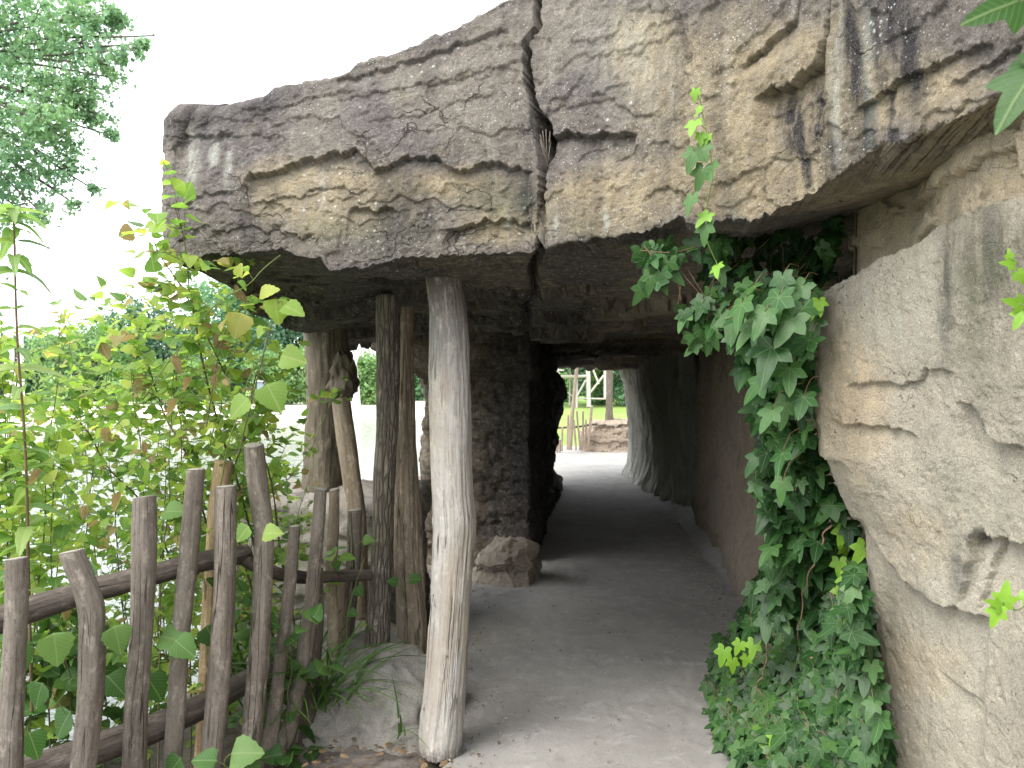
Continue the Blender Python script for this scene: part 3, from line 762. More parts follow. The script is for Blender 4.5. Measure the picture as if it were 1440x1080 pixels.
# ------------------------------------------------------------------ closed rock columns and boulders
def column(name, plan, z0, z1, ns, nz, mat, disp, off=None, attrs=None, **kw):
    plan = np.array(plan + [plan[0]], float)
    seg = np.concatenate([[0], np.cumsum(np.hypot(*np.diff(plan, axis=0).T))])
    s = np.linspace(0, seg[-1], ns, endpoint=False)
    x = np.interp(s, seg, plan[:, 0]); y = np.interp(s, seg, plan[:, 1])
    cx, cy = x.mean(), y.mean()
    z = np.linspace(z0, z1, nz)
    G = np.stack([np.repeat(x[:, None], nz, 1), np.repeat(y[:, None], nz, 1), np.repeat(z[None], ns, 0)], -1)
    if off is not None: G = G + off(G)
    capn = 8
    caps = []
    for t in np.linspace(0, 1, capn + 1)[1:]:
        c_ = G[:, -1].copy(); c_[:, 0] = lerp(c_[:, 0], cx, t); c_[:, 1] = lerp(c_[:, 1], cy, t); c_[:, 2] += 0.015 * math.sin(t * 2)
        caps.append(c_)
    G = np.concatenate([G, np.stack(caps, 1)], 1)
    Nn = grid_normals(G, True)
    rad = G - np.array((cx, cy, 0)); rad[..., 2] = 0
    flip = np.mean(np.sum(Nn[:, :nz] * rad[:, :nz], -1)) < 0
    if flip: Nn = -Nn
    G2 = G + Nn * disp(G)[..., None]
    z_ = G[..., 2]
    A = {'och': 0 * z_, 'drk': 0 * z_, 'pal': 0 * z_, 'mos': 0 * z_}
    for k_, v_ in (attrs or {}).items(): A[k_] = v_(G)
    Fc = grid_faces(ns, nz + capn, wrapu=True)
    return link(name, mesh_np(name, G2, Fc[:, ::-1] if flip else Fc, mat, A), **kw)

def strat(G, a=0.06, seed=0):
    return 0.03 * fbm(G * 1.6, 3, seed) + terrace(G, a, 3.0, (1.2, 1.2, 3.6), seed + 70) + 0.006 * fbm(G * 12, 3, seed + 4)
def pil_off(G):
    x, y, z = G[..., 0], G[..., 1], G[..., 2]
    o_ = np.zeros_like(G)
    rf = ss(9.5, 11.0, y) * (x > 0.2)
    o_[..., 0] += rf * np.interp(z, [0.0, 0.14, 0.2, 0.5, 0.87, 1.1, 1.29, 1.5, 1.62, 1.66, 1.8, 2.2], [0.03, 0.02, -0.1, -0.08, -0.04, 0.04, 0.08, 0.06, 0.0, -0.06, -0.02, -0.02])
    lf = ss(-0.3, -0.7, x) * (1 - ss(8, 9, y))
    o_[..., 0] -= lf * np.interp(z, [0, 1.5, 1.72, 1.86, 2.2], [0.0, 0.0, 0.1, 0.42, 0.5])
    o_[..., 1] -= ss(7.6, 7.0, y) * ss(1.55, 1.7, z) * 0.35
    return o_
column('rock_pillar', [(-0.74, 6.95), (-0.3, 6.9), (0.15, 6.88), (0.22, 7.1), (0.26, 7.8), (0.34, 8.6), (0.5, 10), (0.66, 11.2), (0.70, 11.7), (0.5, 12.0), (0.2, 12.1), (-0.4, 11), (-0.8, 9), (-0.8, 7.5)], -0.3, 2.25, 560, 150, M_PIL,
       lambda G: strat(G, 0.06, 2), pil_off, {'och': lambda G: 0.6 * ss(0.2, -0.5, G[..., 0]), 'drk': lambda G: 0.5 * ss(-0.3, 0.3, G[..., 0]) * ss(9.5, 8.5, G[..., 1])},  # drk paints shade into the rock colour on the tunnel side
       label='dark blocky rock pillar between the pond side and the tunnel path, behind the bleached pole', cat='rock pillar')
column('rock_ledge', [(-2.0, 5.3), (-1.6, 5.0), (-1.15, 4.85), (-0.8, 4.8), (-0.62, 4.9), (-0.6, 5.4), (-0.66, 5.8), (-1.2, 5.75), (-1.9, 5.8)], -0.7, 0.80, 300, 120, M_STONE,
       lambda G: strat(G, 0.07, 5) + 0.02, None, {'och': lambda G: 0.3 + 0 * G[..., 2], 'mos': lambda G: 0.5 * ss(0.3, -0.3, G[..., 2]), 'drk': lambda G: 0.5 * ss(0.55, 0.1, G[..., 2])},  # drk darkens the ledge towards its foot
       label='low grey rock ledge carrying the thick trunk pillar beside the pond', cat='rock ledge')

def boulder(name, c, size, mat, seed, flat=0.0, rough=0.25, n=90, cuts=5, terr=0.04, lims=(0.60, 0.85), **kw):
    th = np.linspace(0, math.pi, n); ph = np.linspace(0, 2 * math.pi, 2 * n, endpoint=False)
    T, Pp = np.meshgrid(th, ph, indexing='ij')
    d = np.stack([np.sin(T) * np.cos(Pp), np.sin(T) * np.sin(Pp), np.cos(T)], -1).transpose(1, 0, 2)
    r_ = np.ones(d.shape[:2])
    lr = np.random.default_rng(seed)
    for _ in range(cuts + 4):                     # chip flat faces off
        nrm = unit(lr.normal(size=3) * np.array((1, 1, 0.8)))
        lim = lr.uniform(*lims)
        dp = np.maximum(d @ nrm, 1e-3)
        r_ = np.minimum(r_, lim / dp)
    r_ = np.minimum(r_, 1.0)
    V = d * r_[..., None]
    V = V + d * (rough * 0.4 * fbm(d * 1.6 + seed, 4, seed))[..., None]
    V[..., :2] *= (1 + 0.35 * ss(0.1, -0.6, V[..., 2:3]))
    V = V * np.array(size) / 2 / 0.8 + np.array(c)
    V = V + d * (terrace(V, terr, 3, (2.5, 2.5, 6), seed + 3) + 0.006 * fbm(V * 22, 3, seed))[..., None]
    F = grid_faces(2 * n, n, wrapu=True)
    z_ = V[..., 2]
    lr2 = {'och': 0.2 + 0 * z_, 'drk': 0 * z_, 'pal': 0.25 + 0 * z_, 'mos': 0 * z_}
    return link(name, mesh_np(name, V, F, mat, lr2), **kw)

boulder('boulder', (-0.06, 6.38, 0.09), (0.54, 0.46, 0.50), M_TUN, 11, cuts=7, rough=0.15, terr=0.05, lims=(0.56, 0.78), n=130, label='angular grey boulder on the path at the foot of the dark rock pillar', cat='boulder')
boulder('base_rock', (-0.70, 3.98, -0.05), (0.80, 0.78, 0.52), M_STONE, 8, rough=0.5, cuts=0, terr=0.02, label='smooth rounded grey rock under the bark-covered post, left of the path', cat='boulder')
boulder('base_rock', (-1.02, 4.45, -0.05), (0.7, 0.7, 0.5), M_STONE, 14, rough=0.5, cuts=0, terr=0.03, label='half-hidden mossy rock behind the grass and the short posts', cat='boulder')

# ------------------------------------------------------------------ logs, poles, pickets
def log(name, pts, mat, parent=None, d=None, ns=36, knots=0, ridge=0.0, seed=0, step=0.012, lump=0.04, wob=0.0, ext=None, frayed=0.0, kamp=1.0, **kw):
    """pts: (px, py, width_px[, depth]); ext = extra metres past the last point (into the ground)"""
    C_, R_ = [], []
    for p in pts:
        dd = p[3] if len(p) > 3 else d
        C_.append(P(p[0], p[1], dd)); R_.append(p[2] / FP * dd / 2)
    if ext:
        dv = unit(C_[-1] - C_[-2]); C_.append(C_[-1] + dv * ext); R_.append(R_[-1])
    C_ = np.array(C_); R_ = np.array(R_)
    sg = np.concatenate([[0], np.cumsum(np.linalg.norm(np.diff(C_, axis=0), axis=1))])
    n = max(6, int(sg[-1] / step))
    t = np.linspace(0, sg[-1], n)
    Cc = np.stack([np.interp(t, sg, C_[:, i]) for i in range(3)], -1)
    Rr = np.interp(t, sg, R_)
    kw_ = max(3, int(n / (len(C_) * 2)) | 1)
    kk = np.ones(kw_) / kw_
    for i in range(3):
        Cc[:, i] = np.convolve(np.pad(Cc[:, i], kw_ // 2, 'reflect', reflect_type='odd'), kk, 'valid')
    if wob:
        Cc[:, 0] += wob * n1(t * 2.2, seed); Cc[:, 1] += wob * n1(t * 2.0, seed + 1)
    T_ = unit(np.gradient(Cc, axis=0))
    ref = np.array((0, 1, 0)) if abs(T_[0, 1]) < 0.8 else np.array((1, 0, 0))
    A_ = unit(np.cross(T_, ref)); B_ = np.cross(T_, A_)
    th = np.linspace(0, 2 * math.pi, ns, endpoint=False)
    ct, st = np.cos(th), np.sin(th)
    q = np.stack([np.repeat(ct[None], n, 0) * 1.1, np.repeat(st[None], n, 0) * 1.1, np.repeat(t[:, None], ns, 1) * 2.0], -1) + seed * 7.1
    rr_ = 1 + lump * 2 * fbm(q, 3, seed) + 0.035 * fbm(q * np.array((6, 6, 3)), 4, seed + 2)
    if ridge:
        q2 = np.stack([np.repeat(ct[None], n, 0) * 2.4, np.repeat(st[None], n, 0) * 2.4, np.repeat(t[:, None], ns, 1) * 0.8], -1) + seed
        rr_ = rr_ - ridge * ss(0.10, 0.0, np.abs(fbm(q2, 2, seed + 5)))
    lr = np.random.default_rng(seed + 99)
    for _ in range(knots):
        kt, ka = lr.uniform(0.05, 0.95) * t[-1], lr.uniform(0, 2 * math.pi)
        rk = lr.uniform(0.012, 0.03)
        da = np.abs((th - ka + math.pi) % (2 * math.pi) - math.pi)
        dist = np.sqrt(((t - kt)[:, None] / rk) ** 2 + (da[None] * Rr.mean() / rk) ** 2)
        rr_ = rr_ + lr.uniform(0.05, 0.14) * (np.exp(-dist ** 2) - 0.6 * np.exp(-(dist * 2.6) ** 2)) * kamp
    Rg = Rr[:, None] * rr_
    V = Cc[:, None] + Rg[..., None] * (ct[None, :, None] * A_[:, None] + st[None, :, None] * B_[:, None])
    if frayed:
        V[-3:] += T_[-3:, None] * (frayed * n1(th * 3, seed))[None, :, None]
    gr = np.stack([Rg * ct, Rg * st, np.repeat(t[:, None], ns, 1)], -1) + seed * 1.37
    cut = np.zeros((n, ns))
    topv = np.repeat(t[:, None], ns, 1)
    # caps: an inset ring and a centre at each end
    tilt = 0.12 * (ct * lr.normal() + st * lr.normal())
    V[0] += T_[0] * (tilt * Rr[0])[:, None]
    parts, gparts, cparts = [V], [gr], [cut]
    def ring(i, f, push):
        c_ = V[i].mean(0)
        return c_ + (V[i] - c_) * f + T_[i] * push
    top = [ring(0, f, p_) for f, p_ in ((0.02, -0.006), (0.5, -0.006), (0.93, -0.005))]
    bot = [ring(-1, f, p_) for f, p_ in ((0.93, 0.005), (0.5, 0.006), (0.02, 0.006))]
    V = np.concatenate([np.array(top), V, np.array(bot)])
    gt = np.stack([V[:3, :, 0] * 3, V[:3, :, 1] * 3, V[:3, :, 2]], -1)
    gb = gt * 0 + gr[-1:, :]
    gr = np.concatenate([gt, gr, gb])
    cut = np.concatenate([np.full((3, ns), 0.85), cut, np.zeros((3, ns))])
    topv = np.concatenate([np.zeros((3, ns)), topv, topv[-1:], topv[-1:], topv[-1:]])
    F = grid_faces(n + 6, ns, wrapv=True)
    me = mesh_np(name, V, F, mat, {'grain': gr, 'cut': cut, 'dist': topv, 'dend': topv.max() - topv})
    return link(name, me, parent, **kw)

# the bleached front pole
log('wooden_pole', [(625, 375, 50), (624, 395, 51), (630, 430, 52), (632, 480, 56), (633, 560, 59), (634, 640, 58), (637, 700, 58), (640, 735, 61), (637, 780, 58), (633, 850, 56), (627, 950, 58), (620, 1030, 61), (618, 1058, 58)], M_PALEWOOD, d=3.42, ns=128, knots=16, kamp=0.45, seed=3, step=0.006, lump=0.02, frayed=0.01, ridge=0.03,
    label='tall bleached pale wooden pole in front, holding up the rock roof at the path edge', cat='support pole')
log('wooden_pole', [(546, 420, 34), (546, 470, 33), (545, 600, 31), (540, 680, 30), (538, 760, 29), (533, 850, 32), (529, 932, 37)], M_BARK, d=4.05, ns=72, knots=8, seed=11, step=0.008, lump=0.04,
    label='grey pole with rough furrowed bark standing on the rounded rock left of the bleached pole', cat='support pole')
log('wooden_pole', [(570, 430, 22, 4.3), (570, 520, 24, 4.3), (571, 620, 30, 4.25), (573, 760, 38, 4.22), (578, 850, 42, 4.2), (580, 930, 46, 4.2)], M_SPLIT, ns=96, knots=3, ridge=0.22, seed=21, step=0.008, lump=0.09,
    label='twisted split brown trunk right behind the bark-covered pole', cat='support pole')
log('trunk_pillar', [(459, 440, 62), (458, 470, 58), (461, 520, 56), (457, 580, 50), (455, 640, 54), (454, 712, 60)], M_CONCP, d=5.35, ns=96, knots=4, seed=31, step=0.01, lump=0.05,
    label='thick smooth grey-brown trunk pillar standing on the rock ledge by the pond', cat='pillar')
# its knot
tp_ = [o_ for o_ in COL.objects if o_.name == 'trunk_pillar'][0]
boulder('knot', P(479, 526, 5.33), (0.15, 0.16, 0.30), M_CONCP, 3, cuts=-4, rough=0.6, terr=0.012, n=60, parent=tp_)
log('leaning_post', [(480, 566, 25, 4.75), (490, 640, 26, 4.7), (502, 720, 25, 4.65), (506, 800, 22, 4.6), (506, 870, 22, 4.55)], M_SPLIT, ns=48, knots=2, seed=41, lump=0.05, label='leaning sawn-off post with a split face in front of the trunk pillar', cat='post')

# ------------------------------------------------------------------ picket fence
fence = thing('picket_fence', (-1.3, 3.0, 0), 'rustic fence of uneven brown branch pickets on two dark rails, left foreground', 'fence')
picks = [
    ([(23, 787, 29), (24, 860, 30), (20, 960, 32), (15, 1085, 33)], 2.65, M_PICK, 4),
    ([(99, 777, 30), (115, 815, 32), (130, 855, 34), (130, 930, 34), (126, 1000, 34), (117, 1085, 35)], 2.80, M_PICK, 5),
    ([(203, 700, 30), (202, 780, 33), (199, 870, 30), (194, 960, 31), (189, 1085, 32)], 2.95, M_PICK, 6),
    ([(276, 661, 24), (268, 740, 26), (260, 830, 25), (252, 930, 25), (242, 1085, 26)], 3.05, M_PICK, 7),
    ([(318, 685, 29), (318, 770, 30), (314, 870, 30), (306, 970, 31), (297, 1085, 30)], 3.10, M_PICK, 8),
    ([(316, 649, 25), (305, 720, 25), (297, 822, 22), (291, 920, 21), (285, 1040, 22)], 3.38, M_PICKO, 9),
    ([(358, 627, 28), (362, 680, 29), (371, 745, 26), (369, 822, 26), (363, 930, 28), (357, 1000, 28), (350, 1085, 30)], 3.20, M_PICK, 10),
    ([(415, 741, 15), (409, 810, 17), (398, 900, 18), (388, 990, 19), (376, 1062, 24)], 3.36, M_PICK, 12),
    ([(451, 688, 17), (447, 760, 18), (438, 850, 20), (424, 950, 21), (402, 1045, 24)], 3.46, M_PICK, 13),
    ([(446, 800, 18), (444, 870, 22), (438, 950, 24), (430, 1030, 24)], 3.60, M_DARKW, 14),
    ([(470, 689, 14), (468, 740, 15), (465, 800, 15), (470, 900, 17), (468, 960, 17)], 3.95, M_SPLIT, 15),
    ([(500, 718, 19), (498, 780, 20), (490, 860, 22), (482, 935, 24)], 4.2, M_PICK, 16),
    ([(476, 800, 22), (474, 870, 24), (472, 950, 26)], 4.08, M_SPLIT, 17),
]
for pts, d_, m_, sd_ in picks:
    lw = None
    c0 = P(pts[-1][0], pts[-1][1], d_)
    ex = max(0.05, c0[2] + 0.30)
    lab = 'ochre brown picket behind the others' if m_ is M_PICKO else None
    log('picket', pts, m_, fence, d=d_, ns=40, knots=5, seed=sd_, lump=0.045, wob=0.006, ext=ex, ridge=0.05, label=lab)
log('rail', [(-60, 895, 42, 2.7), (0, 871, 38, 2.78), (67, 849, 36, 2.88), (133, 829, 33, 2.97), (222, 807, 30, 3.08), (284, 790, 28, 3.18), (348, 778, 24, 3.32)], M_DARKW, fence, ns=44, knots=8, seed=51, lump=0.07, ridge=0.05)
log('rail', [(338, 780, 22, 3.30), (360, 796, 20, 3.33), (395, 808, 18, 3.48), (430, 812, 17, 3.7), (520, 809, 15, 4.02)], M_DARKW, fence, ns=36, knots=3, seed=52, lump=0.06)
log('rail', [(-40, 1120, 46, 2.7), (44, 1085, 44, 2.85), (147, 1049, 40, 2.98), (222, 1022, 36, 3.1), (289, 991, 34, 3.22), (338, 962, 33, 3.32), (392, 934, 30, 3.42)], M_DARKW, fence, ns=44, knots=6, seed=53, lump=0.07, ridge=0.05)

# ------------------------------------------------------------------ leaves
def tpl_palm():
    # ivy: five lobes, petiole at the origin, tip towards +y
    out = [(0, 0.0, 0.04), ]
    a = [(-168, 0.22), (-150, 0.36), (-128, 0.47), (-112, 0.40), (-98, 0.34), (-78, 0.46), (-62, 0.60), (-50, 0.50), (-34, 0.40), (-20, 0.58), (-8, 0.82), (0, 0.98)]
    a = a + [(-x, r) for x, r in a[-2::-1]]
    O = np.array([(math.sin(math.radians(x)) * r, math.cos(math.radians(x)) * r) for x, r in a])
    n = len(O)
    V = [(0, 0.0, 0)]
    for f in (0.5, 1.0):
        for x, y in O:
            r = math.hypot(x, y) * f
            V.append((x * f, y * f, -0.22 * r * r + 0.10 * abs(x * f) * (1 - f * 0.4)))
    F = []
    for i in range(n - 1):
        F.append((0, 1 + i, 2 + i))
        F.append((1 + i, 1 + n + i, 2 + n + i)); F.append((1 + i, 2 + n + i, 2 + i))
    return np.array(V, float), np.array(F)

def tpl_ovate(wd=0.40, ser=0.03, n=9, tip=1.0, droop=0.22, pw=0.62, fold=0.22):
    ys = np.linspace(0, 1, n)
    V, F = [], []
    for i, y in enumerate(ys):
        w_ = wd * (math.sin(math.pi * y ** pw) ** 0.8 if 0 < y < 1 else 0)
        w_ += (ser if i % 2 else -ser * 0.4) * (0 < y < 1)
        z = -droop * y * y
        V += [(-w_, y, z + fold * w_ * (1 - 0.5 * y)), (-w_ * 0.5, y + 0.0, z + fold * w_ * 0.7), (0, y, z), (w_ * 0.5, y, z + fold * w_ * 0.7), (w_, y, z + fold * w_ * (1 - 0.5 * y))]
    for i in range(n - 1):
        for j in range(4):
            a = i * 5 + j
            F += [(a, a + 1, a + 6), (a, a + 6, a + 5)]
    return np.array(V, float), np.array(F)

def tpl_blade():
    V, F = [], []
    n = 9
    for i in range(n):
        y = i / (n - 1)
        w_ = 0.016 * (1 - y ** 2) + 0.001
        V += [(-w_, y * (1 - 0.18 * y), -0.42 * y ** 2.4), (w_, y * (1 - 0.18 * y), -0.42 * y ** 2.4)]
    for i in range(n - 1):
        a = i * 2
        F += [(a, a + 1, a + 3), (a, a + 3, a + 2)]
    return np.array(V, float), np.array(F)

def tpl_quad():
    V = np.array([(-0.36, 0.25, 0.02), (0, 0, 0), (0.36, 0.3, 0.02), (0.05, 1, -0.08)], float)
    return V, np.array([(0, 1, 3), (1, 2, 3)])
T_IVY = tpl_palm()
T_OV = tpl_ovate()
T_OV2 = tpl_ovate(0.33, 0.02, 9, droop=0.28, pw=0.7, fold=0.3)
T_ROUND = tpl_ovate(0.50, 0.035, 11, droop=0.18, pw=0.55, fold=0.2)
T_LANCE = tpl_ovate(0.17, 0.012, 9, droop=0.35, fold=0.3)
T_CURL = tpl_ovate(0.30, 0.06, 9, droop=0.55, fold=-1.3)
T_BL = tpl_blade()
T_Q = tpl_quad()

def scatter_arrays(tpl, pos, tip, nrm, size, tint, bend=None):
    TV, TF = tpl
    pos, tip, nrm = np.asarray(pos, float), unit(tip), unit(nrm)
    side = unit(np.cross(tip, nrm)); nrm = np.cross(side, tip)
    n = len(pos)
    size = np.broadcast_to(size, (n,))
    b = np.ones(n) if bend is None else bend
    L = TV[None] * size[:, None, None]
    V = pos[:, None] + L[..., 0:1] * side[:, None] + L[..., 1:2] * tip[:, None] + (L[..., 2:3] * b[:, None, None]) * nrm[:, None]
    F = TF[None] + (np.arange(n) * len(TV))[:, None, None]
    luv = np.repeat(TV[None] * np.array((1, 1, 0)), n, 0)
    tn = np.repeat(np.asarray(tint)[:, None], len(TV), 1)
    return V.reshape(-1, 3), F.reshape(-1, 3), luv.reshape(-1, 3), tn.reshape(-1)

class Bag:
    def __init__(s): s.v, s.f, s.l, s.t, s.n = [], [], [], [], 0
    def add(s, *a, **k):
        V, F, L, T = scatter_arrays(*a, **k)
        s.v.append(V); s.f.append(F + s.n); s.l.append(L); s.t.append(T); s.n += len(V)
        return s
    def build(s, name, mat, parent=None, smooth=True, **kw):
        me = mesh_np(name, np.concatenate(s.v), np.concatenate(s.f), mat, {'luv': np.concatenate(s.l), 'tint': np.concatenate(s.t)}, smooth)
        return link(name, me, parent, **kw)

class Tubes:
    def __init__(s): s.v, s.f, s.n = [], [], 0
    def add(s, pts, r0, r1, ns=5):
        pts = np.asarray(pts, float)
        n = len(pts)
        T_ = unit(np.gradient(pts, axis=0))
        ref = np.where(np.abs(T_[:, 2:3]) > 0.9, np.array([[1.0, 0, 0]]), np.array([[0, 0, 1.0]]))
        A_ = unit(np.cross(T_, ref)); B_ = np.cross(T_, A_)
        th = np.linspace(0, 2 * math.pi, ns, endpoint=False)
        R = np.linspace(r0, r1, n)
        V = pts[:, None] + R[:, None, None] * (np.cos(th)[None, :, None] * A_[:, None] + np.sin(th)[None, :, None] * B_[:, None])
        s.v.append(V.reshape(-1, 3)); s.f.append(grid_faces(n, ns, wrapv=True) + s.n); s.n += n * ns
        return s
    def build(s, name, mat, parent=None, **kw):
        V = np.concatenate(s.v)
        return link(name, mesh_np(name, V, np.concatenate(s.f), mat, {'grain': V}), parent, **kw)

def rv(n, s=1.0):
    return rng.normal(size=(n, 3)) * s

def spline(pts, n):
    pts = np.asarray(pts, float)
    t = np.linspace(0, len(pts) - 1, n)
    out = []
    Pd = np.concatenate([[2 * pts[0] - pts[1]], pts, [2 * pts[-1] - pts[-2]]])
    for a in t:
        i = min(int(a), len(pts) - 2); u = a - i
        p0, p1, p2, p3 = Pd[i:i + 4]
        out.append(0.5 * ((2 * p1) + (-p0 + p2) * u + (2 * p0 - 5 * p1 + 4 * p2 - p3) * u * u + (-p0 + 3 * p1 - 3 * p2 + p3) * u ** 3))
    return np.array(out)

# ---- ivy mass in the corner
TO_CAM = lambda p: unit(np.array((0, 0, 1.6)) - p)
def ivy_patch(bag, tubes, n, ya, dfn, smin, smax, lean=0.6, tmax=0.9, jit=0.06, stemp=0.3):
    """xa: table py -> (x left, x right) in photo pixels; dfn(px,py) depth"""
    ys = rng.uniform(ya[0][0], ya[-1][0], n)
    # weight rows by their width
    wl = np.interp(ys, [a[0] for a in ya], [a[1] for a in ya]); wr = np.interp(ys, [a[0] for a in ya], [a[2] for a in ya])
    keep = rng.uniform(0, 1, n) < (wr - wl) / max(a[2] - a[1] for a in ya)
    ys, wl, wr = ys[keep], wl[keep], wr[keep]
    u = rng.uniform(0, 1, len(ys))
    xs = wl + (wr - wl) * u + rng.normal(size=len(ys)) * 5
    dd = dfn(xs, ys, u) + rng.normal(size=len(ys)) * jit
    pos = np.array([P(a, b, c) for a, b, c in zip(xs, ys, dd)])
    m = len(pos)
    nr = unit(TO_CAM(pos) * 0.8 + np.array((-0.3, 0, 0.75)) + rv(m, 0.38))
    tp = unit(np.array((-0.15, -0.15, -0.9)) + rv(m, lean * 0.6))
    tp = unit(tp - nr * np.sum(tp * nr, 1, keepdims=True) * 0.85)
    sz = rng.uniform(smin, smax, m) * np.where(rng.uniform(0, 1, m) < 0.25, 0.65, 1)
    tint = np.clip(rng.beta(2.2, 2.2, m) * tmax, 0, 1)
    bag.add(T_IVY, pos, tp, nr, sz, tint, bend=rng.uniform(-0.6, 2.2, m))
    for i in range(m):
        if rng.uniform() < stemp:
            a = pos[i]; b = a + (-TO_CAM(a)) * rng.uniform(0.05, 0.12) + np.array((rng.normal() * 0.03, 0, 0.03 + rng.uniform(0, 0.05)))
            tubes.add(spline([b, (a + b) / 2 + np.array((0, 0, 0.01)), a], 4), 0.0014, 0.0010, 3)
    return pos

ivy = thing('ivy', P(1130, 1060, 3.1), 'large mass of dark green ivy spilling down the pale rock wall to the path', 'ivy')
bag, tb = Bag(), Tubes()
def d_hang(x, y, u):
    return np.interp(y, [330, 420, 560, 720, 860], [2.75, 2.45, 2.62, 2.85, 3.05]) + 0.10 * (1 - u)
ivy_patch(bag, tb, 520, [(385, 1040, 1135), (420, 1020, 1140), (480, 1030, 1140), (560, 1055, 1140), (640, 1062, 1150), (720, 1070, 1195), (800, 1085, 1205), (880, 1060, 1215)], d_hang, 0.060, 0.105, tmax=0.88)
ivy_patch(bag, tb, 260, [(385, 1060, 1135), (480, 1050, 1140), (640, 1070, 1150), (760, 1080, 1205), (880, 1050, 1215)], lambda x, y, u: d_hang(x, y, u) + 0.13, 0.06, 0.10, tmax=0.5)
# foot of the ivy spreading over the path
def d_foot(x, y, u):
    zt = np.interp(u, [0, 0.35, 1], [0.04, 0.25, 0.62])
    dg = (EYE - zt * np.interp(y, [860, 960, 1100], [1.6, 1.0, 0.7])) * FP / (y - HZ)
    return np.clip(dg, 2.5, 4.4) - 0.05
foot = [(790, 1085, 1200), (860, 1045, 1212), (900, 1015, 1222), (950, 995, 1230), (1000, 1000, 1236), (1050, 1025, 1240), (1110, 1050, 1250)]
ivy_patch(bag, tb, 1500, foot, d_foot, 0.050, 0.092, tmax=0.92, jit=0.05)
ivy_patch(bag, tb, 900, foot, lambda x, y, u: d_foot(x, y, u) + 0.15, 0.05, 0.09, tmax=0.45, jit=0.06)
ivy_patch(bag, tb, 120, foot, lambda x, y, u: d_foot(x, y, u) - 0.05, 0.02, 0.045, tmax=1.0, jit=0.03)
# big pale leaves that jut out at head height
jut = [(1033, 450, .11), (1050, 425, .10), (1085, 440, .13), (1065, 462, .10), (1105, 470, .12), (1048, 480, .10), (1090, 412, .09), (1120, 455, .09), (1075, 510, .15), (1128, 500, .12), (1118, 425, .10), (1100, 540, .11), (1060, 560, .10), (1090, 660, .09), (1075, 600, .09), (1095, 590, .10), (1090, 700, .08), (1120, 580, .1)]
pj = np.array([P(a + 10, b - 22, 2.30 + rng.uniform(-.06, .06)) for a, b, _ in jut])
m = len(pj)
nr = unit(np.array((-0.35, -0.55, 0.75)) + rv(m, 0.16))
tp = unit(np.array((-0.5, -0.3, -0.7)) + rv(m, 0.28))
bag.add(T_IVY, pj, tp, nr, np.array([s * 0.86 for *_, s in jut]), rng.uniform(0.35, 0.78, m), bend=rng.uniform(0.3, 1.6, m))
for a in pj:
    tb.add(spline([a + np.array((0.12, 0.2, 0.06)), a + np.array((0.05, 0.08, 0.05)), a], 5), 0.0018, 0.0012, 4)
# young bright shoots
for (a, b, d_) in [(1018, 915, 3.45), (1040, 905, 3.4), (1050, 925, 3.4), (1030, 930, 3.42), (1060, 905, 3.35), (1185, 745, 2.8), (1188, 770, 2.8), (1180, 790, 2.8), (1192, 815, 2.75), (1186, 830, 2.75), (1218, 905, 2.72), (1222, 925, 2.72), (1110, 1045, 3.05), (1145, 430, 2.4), (1152, 424, 2.4), (1090, 1035, 3.05), (1215, 770, 2.7)]:
    p_ = P(a, b, d_)[None]
    bag.add(T_IVY, p_, np.array([[-0.2, -0.1, -0.9]]) + rv(1, 0.3), TO_CAM(p_) + np.array([[0, 0, 0.4]]) + rv(1, 0.2), np.array([rng.uniform(0.05, 0.08)]), np.array([rng.uniform(0.935, 0.985)]))
# woody stems
for pts in ([(1170, 740, 2.75), (1150, 790, 2.8), (1135, 860, 2.95), (1120, 950, 3.2)], [(1080, 560, 2.8), (1110, 680, 2.95), (1150, 800, 3.0), (1190, 930, 2.95), (1200, 1060, 2.9)], [(1100, 860, 3.1), (1080, 930, 3.2), (1060, 1000, 3.3)], [(1130, 400, 2.7), (1120, 520, 2.8), (1130, 640, 2.9), (1150, 760, 3.0)], [(1145, 930, 2.9), (1210, 945, 2.7), (1238, 946, 2.65)]):
    sv = spline([P(*q) for q in pts], 60)
    wv = np.linspace(0, 9, 60)
    k1 = rng.integers(99)
    sv = sv + 0.022 * np.stack([n1(wv, k1), n1(wv, k1 + 1) + 1.5, n1(wv, k1 + 2)], -1)
    tb.add(sv, 0.0038, 0.0022, 6)
bag.build('leaves', M_IVY, ivy)
tb.build('stems', M_STEMB, ivy)

# ---- ivy under the lip
ivy2 = thing('ivy', P(1060, 360, 2.6), 'thin dark ivy tendrils hanging in shade under the rock roof, above the big ivy', 'ivy')
bag, tb = Bag(), Tubes()
ivy_patch(bag, tb, 130, [(318, 1000, 1100), (345, 985, 1170), (375, 990, 1160), (400, 1000, 1150)], lambda x, y, u: 2.75 + 0 * x, 0.05, 0.085, tmax=0.5)
hang = [((905, 345), (925, 375), (915, 400)), ((1000, 325), (1010, 350), (1008, 378)), ((985, 345), (945, 355), (900, 352)), ((1175, 300), (1168, 330), (1160, 350)), ((1010, 405), (985, 430), (960, 445)), ((1030, 430), (1000, 460), (970, 480))]
for h_ in hang:
    pts = spline([P(a, b, 2.62) for a, b in h_], 12)
    tb.add(pts, 0.0022, 0.0012, 4)
    for i in range(1, 12):
        p_ = pts[i][None]
        bag.add(T_IVY, p_ + rv(1, 0.012), np.array([[0, -0.1, -0.9]]) + rv(1, 0.45), TO_CAM(p_) + np.array([[0, 0, 0.5]]) + rv(1, 0.35), np.array([rng.uniform(0.05, 0.09)]), np.array([rng.uniform(0.3, 0.72)]))
